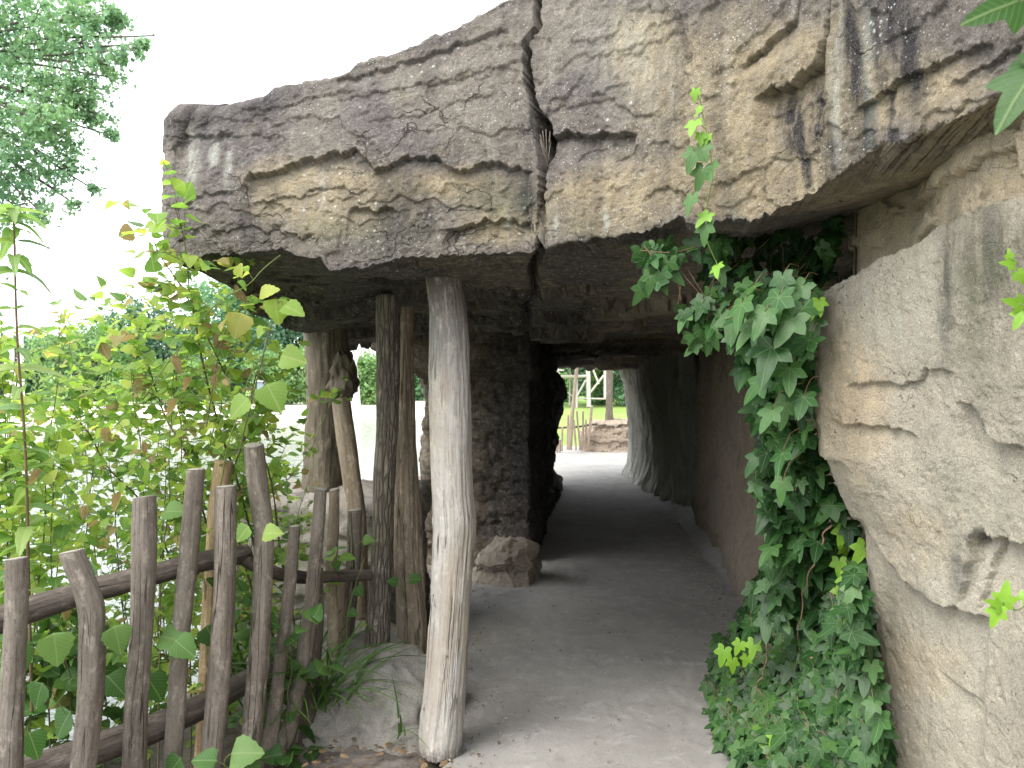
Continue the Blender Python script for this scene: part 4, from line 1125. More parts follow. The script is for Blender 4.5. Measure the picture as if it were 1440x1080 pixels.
for k_ in range(14):
    a = np.array((rng.uniform(960, 1150), rng.uniform(325, 350)))
    tb.add(spline([P(a[0], a[1], 2.7), P(a[0] + rng.uniform(-40, 20), a[1] + 35, 2.65), P(a[0] + rng.uniform(-60, 30), a[1] + rng.uniform(60, 110), 2.6)], 10), 0.0018, 0.0008, 3)
bag.build('leaves', M_IVY, ivy2)
tb.build('stems', M_STEMB, ivy2)

# ---- single hanging sprig in front of the slab
sprig = thing('ivy_sprig', P(985, 240, 2.35), 'single bright ivy strand hanging down the sunlit face of the rock roof', 'ivy')
bag, tb = Bag(), Tubes()
sp = spline([P(982, 124, 2.42), P(986, 150, 2.41), P(994, 190, 2.40), P(1000, 225, 2.38), P(1002, 250, 2.38), P(994, 290, 2.38), P(992, 330, 2.40), P(1010, 375, 2.42)], 40)
tb.add(sp, 0.0025, 0.0015, 5)
for (a, b, s_, t_) in [(978, 128, .028, .95), (984, 152, .025, .95), (976, 172, .045, .94), (995, 192, .03, .93), (990, 205, .045, .8), (976, 215, .055, .8), (1000, 233, .05, .78), (988, 240, .055, .8), (972, 278, .05, .8), (994, 302, .042, .93), (992, 318, .05, .75), (985, 190, .03, .93), (1008, 375, .04, .93)]:
    p_ = P(a, b, 2.33)[None]
    bag.add(T_IVY, p_, np.array([[-0.3, -0.2, -0.8]]) + rv(1, 0.25), TO_CAM(p_) * 0.8 + np.array([[-0.3, 0, 0.6]]) + rv(1, 0.2), np.array([s_ * 1.25]), np.array([t_]))
    j = np.argmin(np.linalg.norm(sp - p_[0], axis=1))
    tb.add(spline([sp[j], (sp[j] + p_[0]) / 2 + np.array((0, 0, .008)), p_[0]], 4), 0.0012, 0.0009, 3)
bag.build('leaves', M_IVY, sprig)
tb.build('stems', M_TWIGG, sprig)

def small_sprig(label, stem, leaves, d_, mat=M_IVY, tpl=T_IVY, tint=(0.93, 0.985)):
    t_ = thing('ivy_sprig', P(stem[0][0], stem[0][1], d_), label, 'ivy')
    bag, tb = Bag(), Tubes()
    tb.add(spline([P(a, b, d_) for a, b in stem], 14), 0.0018, 0.001, 4)
    for (a, b, s_, tx, tz) in leaves:
        p_ = P(a, b, d_ - 0.015)[None]
        bag.add(tpl, p_, np.array([[tx, -0.1, tz]]), TO_CAM(p_) + np.array([[0.0, 0, 0.35]]) + rv(1, 0.15), np.array([s_]), np.array([rng.uniform(*tint)]))
    bag.build('leaves', mat, t_); tb.build('stem', M_TWIGG, t_)
small_sprig('bright ivy sprig at the right picture edge, halfway up the pale rock wall', [(1450, 440), (1440, 400), (1425, 370), (1418, 352)], [(1424, 372, .028, -1, .2), (1420, 362, .02, -.2, 1), (1432, 385, .03, .5, -.8), (1436, 428, .04, -.8, .2), (1438, 440, .04, -.5, -.8)], 1.62)
small_sprig('small bright ivy sprig at the right picture edge, low on the pale rock wall', [(1450, 845), (1430, 858), (1412, 850), (1400, 858)], [(1412, 846, .05, .1, 1), (1408, 852, .04, -.7, .3), (1403, 858, .045, -.4, -.9), (1440, 842, .035, .5, .5)], 1.80)
# near, out-of-focus leaves in the top right corner
small_sprig('large dark green leaf dangling close by in the upper right corner', [(1500, -30), (1460, -8), (1420, 0)], [(1430, 2, .075, -.95, -.35), (1440, -6, .06, .2, .7)], 1.05, mat=M_DLEAF, tint=(0.15, 0.35))
small_sprig('pointed glossy leaf dangling at the right picture edge below the top corner', [(1520, 60), (1470, 90), (1447, 115)], [(1448, 108, .085, -.6, -.8), (1460, 90, .06, .8, .2)], 1.05, mat=M_DLEAF, tint=(0.15, 0.35))

# ---- shrubs on the left
def shrub(name, label, cat, stems, leafmat, tpl, nt, lt, leafsz, tmax=1.0, r0=0.006, seed=0, droop=0.3, twl=(0.12, 0.35), tipleaf=True, group=None, tb_mat=None, gap=0.035, brown=0.04, wid=None):
    t_ = thing(name, stems[0][0], label, cat, group)
    bag, tb = Bag(), Tubes()
    pos, tip, nrm, sz, tn = [], [], [], [], []
    def leaf(p, dirn):
        pos.append(p); tip.append(unit(dirn + np.array((0, 0, -droop)) + rng.normal(size=3) * 0.35))
        nrm.append(unit(np.array((0, -0.25, 1.0)) + rng.normal(size=3) * 0.5))
        sz.append(leafsz[0] * 0.8 + (leafsz[1] * 1.1 - leafsz[0] * 0.8) * rng.beta(1.6, 2.2)); 
        tn.append(rng.uniform(0.94, 1.0) if rng.uniform() < brown else rng.beta(2, 1.7) * 0.92 * tmax)
    for st_ in stems:
        L_ = spline(st_, 40)
        L_ = L_ + np.stack([n1(np.linspace(0, 6, 40), rng.integers(99)), n1(np.linspace(0, 6, 40), rng.integers(99)), 0 * L_[:, 0]], -1) * 0.02
        tb.add(L_, r0, r0 * 0.3, 6)
        for k_ in range(nt):
            i = int(rng.uniform(0.12, 0.98) * 39)
            base = L_[i]; sd_ = unit(L_[min(i + 1, 39)] - L_[i - 1])
            dr = unit(sd_ * 0.45 + rng.normal(size=3) * np.array((0.9, 0.7, 0.5)) + np.array((0, 0, 0.15)))
            ln = rng.uniform(*twl)
            tw = spline([base, base + dr * ln * 0.5 + np.array((0, 0, 0.02)), base + dr * ln + np.array((0, 0, -0.05 * ln))], 8)
            tb.add(tw, r0 * 0.3, 0.0008, 3)
            nl = max(2, int(ln / gap))
            for q in range(nl):
                f_ = (q + 0.7) / nl * 6.9
                a_ = int(f_)
                pp_ = tw[a_] + (tw[min(a_ + 1, 7)] - tw[a_]) * (f_ - a_)
                sdv = unit(np.cross(dr, (0, 0, 1))) * (1 if q % 2 else -1)
                leaf(pp_, dr * 0.5 + sdv * 0.9)
            if tipleaf: leaf(tw[-1], dr)
    bag.add(tpl, np.array(pos), np.array(tip), np.array(nrm), np.array(sz), np.array(tn), bend=rng.uniform(-0.5, 2.0, len(pos)))
    bag.build('leaves', leafmat, t_)
    tb.build('stems', tb_mat or M_TWIG, t_)
    return len(pos)

Q = lambda *pts: [P(*p) for p in pts]
shrub('shrub', 'tall yellow-green shrub rising in front of the left end of the rock roof', 'shrub', [
    Q((440, 1010, 3.9), (400, 800, 3.8), (372, 650, 3.6), (330, 560, 3.45), (262, 420, 3.1), (212, 335, 2.95)),
    Q((400, 990, 3.9), (350, 740, 3.7), (306, 600, 3.5), (280, 470, 3.2), (262, 380, 2.98), (246, 285, 2.92)),
    Q((330, 950, 3.9), (280, 700, 3.7), (225, 560, 3.5), (190, 470, 3.3)),
    Q((380, 940, 3.9), (330, 720, 3.6), (345, 600, 3.5), (372, 500, 3.45)),
    Q((300, 960, 4.0), (230, 760, 3.9), (140, 640, 3.7), (90, 560, 3.6))],
    M_LEAF, T_ROUND, 32, None, (0.034, 0.070), r0=0.006, gap=0.032, brown=0.07)
shrub('shrub', 'arching thin shoots with small leaves reaching under the rock roof beside the trunk pillar', 'shrub', [
    Q((200, 560, 3.2), (290, 445, 3.0), (345, 400, 2.95), (398, 358, 2.9)),
    Q((300, 700, 3.3), (345, 560, 3.1), (375, 480, 3.0), (392, 432, 2.95)),
    Q((290, 640, 3.4), (330, 500, 3.1), (352, 440, 3.0)),
    Q((360, 720, 3.9), (430, 640, 4.0), (470, 560, 4.1), (500, 500, 4.2)),
    Q((400, 790, 3.9), (430, 690, 3.9), (445, 620, 4.0))],
    M_LEAF, T_OV, 9, None, (0.03, 0.06), r0=0.003, twl=(0.04, 0.12), gap=0.03, brown=0.08, tb_mat=M_TWIGG)
bigl = Bag(); bt = thing('shrub', P(360, 600, 3.1), 'large pale leaves and curled dry leaves on shoots below the rock roof', 'shrub')
for (a, b, s_, t_, tx, tz) in [(385, 420, .10, .62, .3, -.9), (398, 430, .09, .5, .9, -.3), (340, 440, .10, .93, -.2, -.9), (365, 415, .08, .90, .8, .3), (375, 540, .12, .4, .5, -.8), (350, 560, .10, .45, -.6, -.6), (395, 500, .1, .5, .9, -.2), (370, 750, .075, .55, .9, .1), (350, 740, .07, .3, -.6, -.7)]:
    p_ = P(a, b, 2.95)[None]
    bigl.add(T_ROUND, p_, np.array([[tx, -0.2, tz]]), np.array([[0.1, -0.7, 0.6]]) + rv(1, 0.2), np.array([s_]), np.array([t_]))
for (a, b) in [(312, 470), (308, 490), (305, 525), (318, 530), (140, 480), (240, 500), (200, 620), (120, 710), (60, 660), (330, 400), (150, 600), (170, 690), (250, 560), (90, 850), (270, 530)]:
    p_ = P(a, b, 3.0)[None]
    bigl.add(T_CURL, p_, np.array([[0.1, -0.1, -1]]) + rv(1, 0.4), rv(1, 1) + np.array([[0, -0.6, 0]]), np.array([rng.uniform(.05, .085)]), np.array([rng.uniform(0.97, 1)]))
tb = Tubes(); tb.add(spline(Q((335, 640, 3.1), (370, 500, 2.98), (392, 425, 2.95)), 14), 0.003, 0.0015, 5); tb.add(spline(Q((290, 600, 3.1), (312, 480, 3.0), (345, 425, 2.95)), 14), 0.003, 0.0015, 5)
allv = np.concatenate(tb.v)
for a_ in list(bigl.v):
    bp = a_[2]
    j = int(np.argmin(np.linalg.norm(allv - bp, axis=1)))
    if np.linalg.norm(allv[j] - bp) < 0.28:
        tb.add(spline([allv[j], (allv[j] + bp) / 2 + np.array((0, 0, 0.012)), bp], 6), 0.0012, 0.0009, 3)
bigl.build('leaves', M_LEAF, bt)
tb.build('stems', M_TWIG, bt)

herb_stems = [Q((45, 1000, 3.3), (40, 800, 3.1), (36, 640, 3.0), (24, 470, 2.9), (20, 330, 2.85), (18, 290, 2.85))]
t_ = thing('tall_herb', herb_stems[0][0], 'tall single-stemmed herb with long pointed leaves and a brown stem at the left edge', 'plant')
bag, tb = Bag(), Tubes()
L_ = spline(herb_stems[0], 60)
tb.add(L_, 0.006, 0.003, 7)
for k_ in range(9, 60, 1):
    for sgn in (0, math.pi):
        if k_ % 2 == 0:
            a = k_ * 0.9 + sgn
            dr = np.array((math.cos(a), math.sin(a) * 0.7, 0.15))
            bag.add(T_LANCE, L_[k_][None], dr[None] + rv(1, 0.15), np.array([[0, 0, 1.0]]) + rv(1, 0.2), np.array([rng.uniform(0.10, 0.17)]), np.array([rng.uniform(0.2, 0.9)]), bend=np.array([rng.uniform(0.8, 2)]))
bag.build('leaves', M_HERB, t_); tb.build('stem', M_STEMB, t_)

def wild(n, x0, x1, y0, y1, d0, d1):
    out = []
    for _ in range(n):
        d_ = rng.uniform(d0, d1); a = rng.uniform(x0, x1); tx = a + rng.uniform(-70, 70)
        yt = rng.uniform(y0, y1)
        g = EYE + 0.25
        yb = HZ + g * FP / d_
        out.append(Q((a, yb, d_), (lerp(a, tx, .3), lerp(yb, yt, .4), d_), (lerp(a, tx, .7), lerp(yb, yt, .75), d_ - 0.05), (tx, yt, d_ - 0.15)))
    return out
shrub('bramble', 'bright yellow-green thicket of leafy shoots filling the left edge behind the fence', 'shrub', wild(22, -80, 330, 420, 660, 3.3, 5.0), M_LEAF, T_OV2, 30, None, (0.034, 0.068), r0=0.004, brown=0.07, twl=(0.15, 0.4))
shrub('bramble', 'lime green leafy shoots in front of the water at the far left edge', 'shrub', wild(9, -60, 120, 430, 620, 3.2, 4.2), M_LEAF, T_ROUND, 26, None, (0.035, 0.07), r0=0.004, brown=0.05, twl=(0.12, 0.35))
shrub('bramble', 'sparser airy shoots with small leaves over the water behind the fence', 'shrub', wild(9, 60, 430, 520, 760, 3.7, 4.6), M_HERB, T_OV2, 18, None, (0.026, 0.05), r0=0.003, brown=0.04, twl=(0.12, 0.3))
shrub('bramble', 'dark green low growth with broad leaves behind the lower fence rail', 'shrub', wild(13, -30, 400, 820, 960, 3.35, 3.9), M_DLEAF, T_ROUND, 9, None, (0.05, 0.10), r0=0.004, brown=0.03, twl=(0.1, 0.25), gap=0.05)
lowb = thing('creeper', P(200, 1000, 2.9), 'broad toothed pale green leaves poking between and in front of the fence pickets', 'plant')
bag, tb = Bag(), Tubes()
for (a, b, s_, t_, d_, tx, tz) in [(225, 895, .11, .8, 3.0, .9, -.1), (245, 900, .10, .7, 2.95, .6, -.4), (160, 880, .10, .85, 2.78, .3, -.8), (75, 890, .11, .88, 2.6, .2, -.8), (60, 960, .1, .4, 2.9, -.3, -.9), (150, 950, .11, .3, 3.0, .7, -.6), (205, 950, .12, .35, 3.1, .5, -.6), (325, 1060, .12, .82, 2.9, .7, .1), (305, 1070, .09, .5, 2.9, -.6, .1), (345, 1075, .08, .5, 2.9, .6, -.7), (255, 1065, .1, .35, 3.0, -.4, -.5), (270, 780, .09, .4, 3.2, .2, -.9), (230, 720, .10, .85, 3.1, .9, .1), (250, 715, .09, .8, 3.15, .5, -.5), (290, 880, .1, .3, 3.25, .4, -.7), (20, 910, .1, .4, 2.9, .4, -.7), (100, 1000, .12, .3, 3.0, -.5, -.8), (40, 1030, .1, .4, 2.8, .4, -.7), (510, 760, .06, .88, 3.9, .9, .1), (490, 860, .05, .6, 3.9, .7, -.2), (500, 825, .06, .4, 3.9, .5, -.6), (505, 880, .04, .93, 3.9, .7, .2), (418, 930, .05, .5, 3.4, -.5, -.7), (575, 815, .07, .3, 4.0, .7, .1), (560, 820, .06, .25, 4.0, -.6, .2), (470, 800, .05, .5, 3.8, .4, .6), (130, 790, .09, .5, 3.1, -.4, -.7)]:
    p_ = P(a, b, d_)[None]
    bag.add(T_ROUND, p_, np.array([[tx, -0.1, tz]]), TO_CAM(p_) * 0.8 + np.array([[0, 0, 0.6]]) + rv(1, 0.25), np.array([s_]), np.array([min(t_, 0.95)]))
    tb.add(spline([p_[0] + np.array((-tx * 0.08, 0.10, -0.15)), p_[0] + np.array((-tx * .05, 0.03, -0.04)), p_[0]], 6), 0.002, 0.001, 4)
tb.add(spline(Q((500, 970, 3.9), (488, 900, 3.85), (492, 850, 3.85), (520, 770, 3.88), (545, 755, 3.9)), 20), 0.002, 0.001, 4)
tb.add(spline(Q((450, 1000, 3.6), (470, 850, 3.6), (400, 830, 3.4), (440, 720, 3.4)), 20), 0.0015, 0.001, 4)
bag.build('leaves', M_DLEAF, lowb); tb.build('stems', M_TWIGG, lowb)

# ---- grass tufts
def tuft(label, c, n, lo, hi, spread, bias=(0, 0)):
    c = np.array(c, float)
    a = rng.uniform(0, 2 * math.pi, n)
    pos = c + np.stack([rng.normal(size=n) * spread, rng.normal(size=n) * spread, 0 * a], -1)
    tip = np.stack([np.cos(a) * rng.uniform(0.1, 0.9, n) + bias[0], np.sin(a) * rng.uniform(0.1, 0.9, n) + bias[1], 1 + 0 * a], -1)
    nr = np.stack([np.cos(a) * -1 - bias[0], np.sin(a) * -1 - bias[1], 0.6 + 0 * a], -1) * -1
    nr = np.stack([-np.cos(a), -np.sin(a), 0.5 + 0 * a], -1)
    bag = Bag().add(T_BL, pos, tip, nr * -1 * -1, rng.uniform(lo, hi, n), rng.uniform(0, 1, n), bend=rng.uniform(0.6, 2.0, n))
    bag.build('grass_tuft', M_GRASS, None, label=label, cat='grass')
tuft('grass tuft with long arching blades between the leaning pickets and the rounded rock', P(455, 990, 3.62), 60, 0.25, 0.55, 0.06, (0.25, -0.1))
tuft('grass tuft standing behind the lower fence rail by the thin picket', P(400, 980, 3.75), 60, 0.25, 0.6, 0.10)
tuft('small spray of grass blades in front of the rounded rock', P(560, 1040, 3.55), 9, 0.2, 0.42, 0.02, (0.1, -.1))
tuft('grass tuft in shade under the ochre picket behind the fence', P(330, 960, 3.8), 45, 0.2, 0.5, 0.12)

tw = Tubes()
for _ in range(9):
    a_, b_ = 768 + rng.uniform(-6, 6), 208 + rng.uniform(-12, 12)
    an = rng.uniform(1.1, 2.0)
    l_ = rng.uniform(8, 26)
    tw.add(spline([P(a_ - l_ * math.cos(an), b_ - l_ * math.sin(an), 2.84), P(a_, b_, 2.83), P(a_ + l_ * math.cos(an), b_ + l_ * math.sin(an), 2.85)], 5), 0.0022, 0.001, 4)
tw.build('twig_bundle', M_TRUNK, None, label='small bundle of dry twigs caught in the dark crack of the rock roof', cat='twigs')

# ---- leaf litter
n = 1050
lx_ = np.concatenate([rng.uniform(-1.25, -0.25, 300), rng.uniform(-0.3, 1.6, 150), rng.uniform(0, 1, 600)]); ly_ = np.concatenate([rng.uniform(2.9, 3.9, 300), rng.uniform(3.1, 7.5, 150), rng.uniform(3.0, 9.0, 600)])
sel = np.arange(n) >= 450
left_ = sel & (rng.uniform(0, 1, n) < 0.4)
lx_ = np.where(sel, np.where(left_, np.interp(ly_, [3, 3.5, 4.2, 6.4, 6.9, 7.6, 9], [-.36, -.22, -.33, -.45, -.08, .12, .25]) + np.abs(rng.normal(size=n)) * 0.12, 1.42 + 0.08 * (ly_ - 3.5) - np.abs(rng.normal(size=n)) * 0.14), lx_)
pos = np.stack([lx_, ly_, 0.008 + 0 * lx_], -1)
pos[:, 2] = np.where(lx_ < -0.35, ground_z(lx_, ly_) + 0.01, 0.014)
bag = Bag().add(T_CURL, pos, np.stack([rng.normal(size=n), rng.normal(size=n), 0.1 * rng.normal(size=n)], -1), np.array([[0, 0, 1.0]]) + rv(n, 0.25), np.concatenate([rng.uniform(0.01, 0.045, 300), rng.uniform(0.004, 0.02, 150), rng.uniform(0.004, 0.022, 600)]), rng.uniform(0, 1, n), bend=rng.uniform(0.1, 0.6, n))
bag.build('leaf_litter', M_DEAD, None, kind='stuff', label='brown dead leaves and bits scattered on the soil at the path edge')

gp = np.array([(-.5, -.5, -.3), (.5, -.4, -.3), (.45, .5, -.3), (-.4, .5, -.3), (-.3, -.3, .3), (.3, -.25, .35), (.25, .35, .3), (-.3, .3, .25)])
gf = np.array([(0, 1, 5), (0, 5, 4), (1, 2, 6), (1, 6, 5), (2, 3, 7), (2, 7, 6), (3, 0, 4), (3, 4, 7), (4, 5, 6), (4, 6, 7)])
n = 2600
gy_ = rng.uniform(2.6, 9, n) ** 1.0
side_ = rng.uniform(0, 1, n)
lft = np.interp(gy_, [2.6, 3, 3.5, 4.2, 6.4, 6.9, 7.6, 9], [-.5, -.36, -.22, -.33, -.45, -.08, .12, .25])
gx_ = np.where(side_ < 0.4, lft + np.abs(rng.normal(size=n)) * 0.14 - 0.05, np.where(side_ < 0.75, 1.40 + 0.08 * (gy_ - 3.5) - np.abs(rng.normal(size=n)) * 0.12, rng.uniform(-0.3, 1.5, n)))
gpos = np.stack([gx_, gy_, 0.014 + 0 * gx_], -1)
N = NT('loose_grit'); M_GRIT = N.fin(N.ramp(N.attr('tint'), (0.0, (0.10, 0.085, 0.075)), (1.0, (0.42, 0.39, 0.35))), 0.9)
Bag().add((gp, gf), gpos, np.stack([rng.normal(size=n), rng.normal(size=n), 0 * gx_], -1), np.array([[0, 0, 1.0]]) + rv(n, 0.4), 0.003 + 0.012 * rng.beta(1.2, 5, n), rng.uniform(0, 1, n)).build('grit', M_GRIT, None, smooth=False, kind='stuff', label='loose grit and crumbs along the path edges')

# ---- trees
def crown_points(lobes, n, wisps=0.25, cut=-0.22, fr=1.6):
    pts = []
    lob = np.array([l[:6] for l in lobes], float)
    vol = np.prod(lob[:, 3:6], 1) ** 0.58
    idx = rng.choice(len(lob), n, p=vol / vol.sum())
    d = unit(rng.normal(size=(n, 3)))
    r = rng.uniform(0.25, 1, n) ** 0.45
    r = r * (1 + wisps * fbm(d * 2.6 + idx[:, None] * 5, 3, 5) * 1.6)
    p = lob[idx, :3] + d * r[:, None] * lob[idx, 3:6]
    g = fbm(p * (fr / max(0.3, lob[:, 3:6].mean())), 4, 9)
    return p[g > cut]

def tree(label, base, lobes, n, size, mat, trunk_r=0.15, cat='tree', name='tree', group=None, node=None):
    t_ = thing(name, base, label, cat, group)
    p = crown_points(lobes, n) if node is None else crown_points(lobes, n, 0.5, 0.12, 2.2)
    m = len(p)
    nr = unit(rv(m) + np.array((0, 0, 0.8)))
    tp = unit(rv(m) + np.array((0, 0, -0.3)))
    tint = np.clip(0.5 + 0.5 * fbm(p * 0.9, 3, 4) * 1.3 + rng.normal(size=m) * 0.22, 0, 1)
    Bag().add(T_Q, p, tp, nr, rng.uniform(size * 0.6, size * 1.3, m), tint).build('crown', mat, t_, smooth=False)
    tb = Tubes()
    b = np.array(base, float)
    if node is not None:
        nd = np.array(node, float)
        tb.add(spline([b, (b + nd) / 2 + np.array((0.15, 0, 0)), nd, nd + np.array((0.3, 0, 2.5))], 24), trunk_r, trunk_r * 0.6, 12)
        for l in lobes:
            c_ = np.array(l[:3])
            tb.add(spline([nd + np.array((0, 0, rng.uniform(-0.8, 1.8))), (nd + c_) / 2 + np.array((0, 0, 0.35)), c_], 14), 0.035, 0.012, 6)
            for _ in range(7):
                e_ = c_ + unit(rng.normal(size=3) + np.array((0.4, 0, 0))) * np.array(l[3:6]) * 0.95
                tb.add(spline([c_, (c_ + e_) / 2 + rng.normal(size=3) * 0.1 * l[3], e_], 6), 0.010, 0.003, 4)
    for l in (lobes if node is None else []):
        c_ = np.array(l[:3]); c_[2] -= l[5] * 0.2
        tb.add(spline([b, b * 0.55 + c_ * 0.45 + np.array((0, 0, 0.1 * l[5])), c_], 10), trunk_r, trunk_r * 0.3, 7)
        for _ in range(5):
            e_ = c_ + unit(rng.normal(size=3)) * np.array(l[3:6]) * 0.8
            tb.add(spline([c_ - np.array((0, 0, l[5] * 0.2)), (c_ + e_) / 2 + rng.normal(size=3) * 0.1 * l[3], e_], 6), trunk_r * 0.3, trunk_r * 0.06, 5)
    tb.build('trunk', M_TRUNK, t_)

# near tree hanging in from the upper left
tl = []
for (a, b, d_, r_) in [(-60, 40, 12.5, 1.1), (40, 30, 12, 0.8), (110, 60, 12, 0.55), (30, 130, 12, 0.85), (-40, 220, 12.3, 1.0), (50, 220, 12, 0.6), (100, 130, 12, 0.5), (150, 90, 11.6, 0.3), (185, 70, 11.5, 0.16), (60, 170, 11.5, .4), (-150, 120, 13, 1.5), (30, -60, 12.5, 1.0), (130, 20, 12, .4), (85, 190, 12, .3), (120, 150, 12, .28), (140, 165, 12, .2), (95, 235, 12, .22), (20, 290, 12.4, 0.4), (75, 265, 12, .2), (165, 25, 12, .22), (200, 62, 11.8, .12), (170, 110, 11.8, .14), (155, 190, 12, .12), (110, 290, 12, .16), (60, 300, 12, .2), (130, 265, 12, .1), (215, 50, 11.8, .08)]:
    c_ = P(a, b, d_); tl.append((*c_, r_ * 1.15, r_, r_ * 0.75))
tree('big broadleaf tree with blue-green leaves filling the upper left corner against the white sky', (-10.6, 13.5, -0.2), tl, 85000, 0.075, M_FT0, 0.2, node=P(-200, 140, 13.2))
# bank across the pond
def bush(label, a, ytop, wpx, d_, mat, n=6000, size=0.32, cat='tree', name='tree', ybase=None):
    zb = ground_z(np.array(0.0), np.array(float(d_)))
    c_ = P(a, ytop, d_); base = (c_[0], d_, float(ground_z(np.array(c_[0]), np.array(float(d_)))) - 0.1)
    H_ = c_[2] - base[2]; W_ = wpx / FP * d_ / 2
    lobes = []
    for _ in range(6):
        f_ = rng.uniform(-0.6, 0.6)
        hh = rng.uniform(0.35, 0.78)
        lobes.append((c_[0] + f_ * W_, d_ + rng.uniform(-0.4, 0.4) * W_, base[2] + H_ * hh, W_ * rng.uniform(0.35, 0.55), W_ * 0.45, H_ * (min(0.95 - hh, hh * 0.9) + 0.05)))
    lobes.append((c_[0], d_, base[2] + H_ * 0.62, W_ * 0.5, W_ * 0.5, H_ * 0.38))
    lobes.append((c_[0], d_ - 0.3, base[2] + H_ * 0.25, W_ * 0.8, W_ * 0.6, H_ * 0.26))
    tree(label, base, lobes, n, size, mat, 0.12 + 0.02 * H_, cat, name, 'trees and bushes on the far bank')
for a in [
    ('rounded blue-green tree on the far bank, seen above the fence near the roof corner', 330, 385, 190, 52, M_FT1, 16000, .26),
    ('tall tree on the far bank just left of the trunk pillar, under the roof slab', 430, 425, 150, 50, M_FT3, 12000, .26),
    ('dark green tree on the far bank behind the middle of the thicket', 225, 420, 170, 54, M_FT3, 14000, .28),
    ('lower mid-green tree on the far bank towards the left edge', 120, 455, 160, 50, M_FT2, 10000, .26),
    ('low tree on the far bank at the far left edge of the photo', 10, 470, 180, 52, M_FT3, 10000, .28),
    ('pale green bush by the shore, left of the trunk pillar', 400, 490, 110, 44, M_FT2, 8000, .20),
    ('bright green bush seen through the gap between the trunk pillar and the bark pole', 520, 495, 110, 44, M_FT2, 9000, .2),
    ('pale bush behind the gap right of the trunk pillar', 590, 480, 130, 52, M_FT1, 8000, .26),
    ('low bush on the far shore below the dark trees', 250, 505, 170, 45, M_FT2, 9000, .2)]:
    bush(*a)
for a in [
    ('green bush left of the white timber post beyond the tunnel exit', 795, 525, 40, 37, M_FT2, 3500, .16),
    ('light green bush between the timber post and the trunk post beyond the tunnel', 843, 518, 50, 35, M_FT2, 5000, .14),
    ('darker bush right of the trunk post beyond the tunnel exit', 885, 505, 60, 34, M_FT1, 5000, .14),
    ('tall dark tree behind the timber scaffold beyond the tunnel', 800, 440, 160, 48, M_FT3, 9000, .25),
    ('tall tree behind the scaffold, right side beyond the tunnel', 900, 430, 160, 50, M_FT1, 9000, .25)]:
    bush(*a)

# added planting, unseen behind the viewer, keeps low light out of the tunnel
for lab, bx, by, hh, ww in (('tall leafy hedge added unseen behind the viewpoint to block low light', -1.5, -7.5, 5.2, 5.0), ('tall leafy hedge added unseen behind the viewpoint on the rock side to block low light', 6.0, -7.5, 6.0, 4.5)):
    lobes = [(bx + rng.uniform(-0.8, 0.8) * ww, by + rng.uniform(-0.4, 0.4), hh * rng.uniform(0.2, 0.72), ww * 0.38, 1.0, hh * 0.26) for _ in range(13)]
    tree(lab, (bx, by, 0.0), lobes, 9000, 0.22, M_FT3, 0.08, 'blocker_hedge', 'blocker_hedge', 'added light blockers behind the viewpoint')

# dead white tree on the far bank
for lab, sets in (('bleached bare dead tree with curved forked branches at the far left, against the sky', [[(15, 560, 40), (12, 470, 40), (8, 400, 40), (22, 370, 40), (20, 340, 40)], [(30, 560, 40), (28, 440, 40), (30, 400, 40), (34, 330, 40)], [(30, 410, 40), (45, 370, 40), (66, 352, 40), (74, 325, 40)], [(118, 400, 41), (125, 370, 41), (126, 355, 41)]]),
                  ('bleached forked dead tree seen in the gap right of the trunk pillar', [[(500, 575, 38), (497, 520, 38), (492, 490, 38), (484, 455, 38)], [(496, 512, 38), (506, 488, 38), (512, 470, 38)], [(488, 478, 38), (500, 476, 38), (512, 478, 38)]])):
    t_ = thing('dead_tree', P(*sets[0][0]) * np.array((1, 1, 1)), lab, 'dead tree', 'bleached dead trees')
    for i, s_ in enumerate(sets):
        tb = Tubes().add(spline([P(*q) for q in s_], 20), 0.26 if i == 0 else 0.16, 0.06, 8)
        tb.build('trunk' if i == 0 else 'branch', M_WHITEW, t_)

# ------------------------------------------------------------------ small box-shaped things (bmesh)
import bmesh
def boxes(name, bl, mat, parent=None, bev=0.01, **kw):
    bm = bmesh.new()
    for (c_, s_, rz, ry) in bl:
        r_ = bmesh.ops.create_cube(bm, size=1)
        M_ = Matrix.Translation(Vector(c_)) @ Matrix.Rotation(rz, 4, 'Z') @ Matrix.Rotation(ry, 4, 'Y') @ Matrix.Diagonal((*s_, 1))
        bmesh.ops.transform(bm, matrix=M_, verts=r_['verts'])
    if bev: bmesh.ops.bevel(bm, geom=bm.edges[:], offset=bev, segments=2, affect='EDGES')
    me = bpy.data.meshes.new(name); bm.to_mesh(me); bm.free()
    me.materials.append(mat)
    return link(name, me, parent, **kw)
M_TIMW = flat_mat('pale_timber_post', (0.52, 0.50, 0.47), 0.85, 0.25, 4)
M_TIMB = flat_mat('far_timber', (0.50, 0.46, 0.42), 0.85, 0.25, 4)
M_TIMD = flat_mat('dark_deck_timber', (0.18, 0.15, 0.13), 0.85, 0.25, 4)
M_BOXG = flat_mat('blue_grey_box_paint', (0.22, 0.27, 0.31), 0.6, 0.1)
M_BOXW = flat_mat('pale_box_panel', (0.6, 0.6, 0.58), 0.6, 0.1)
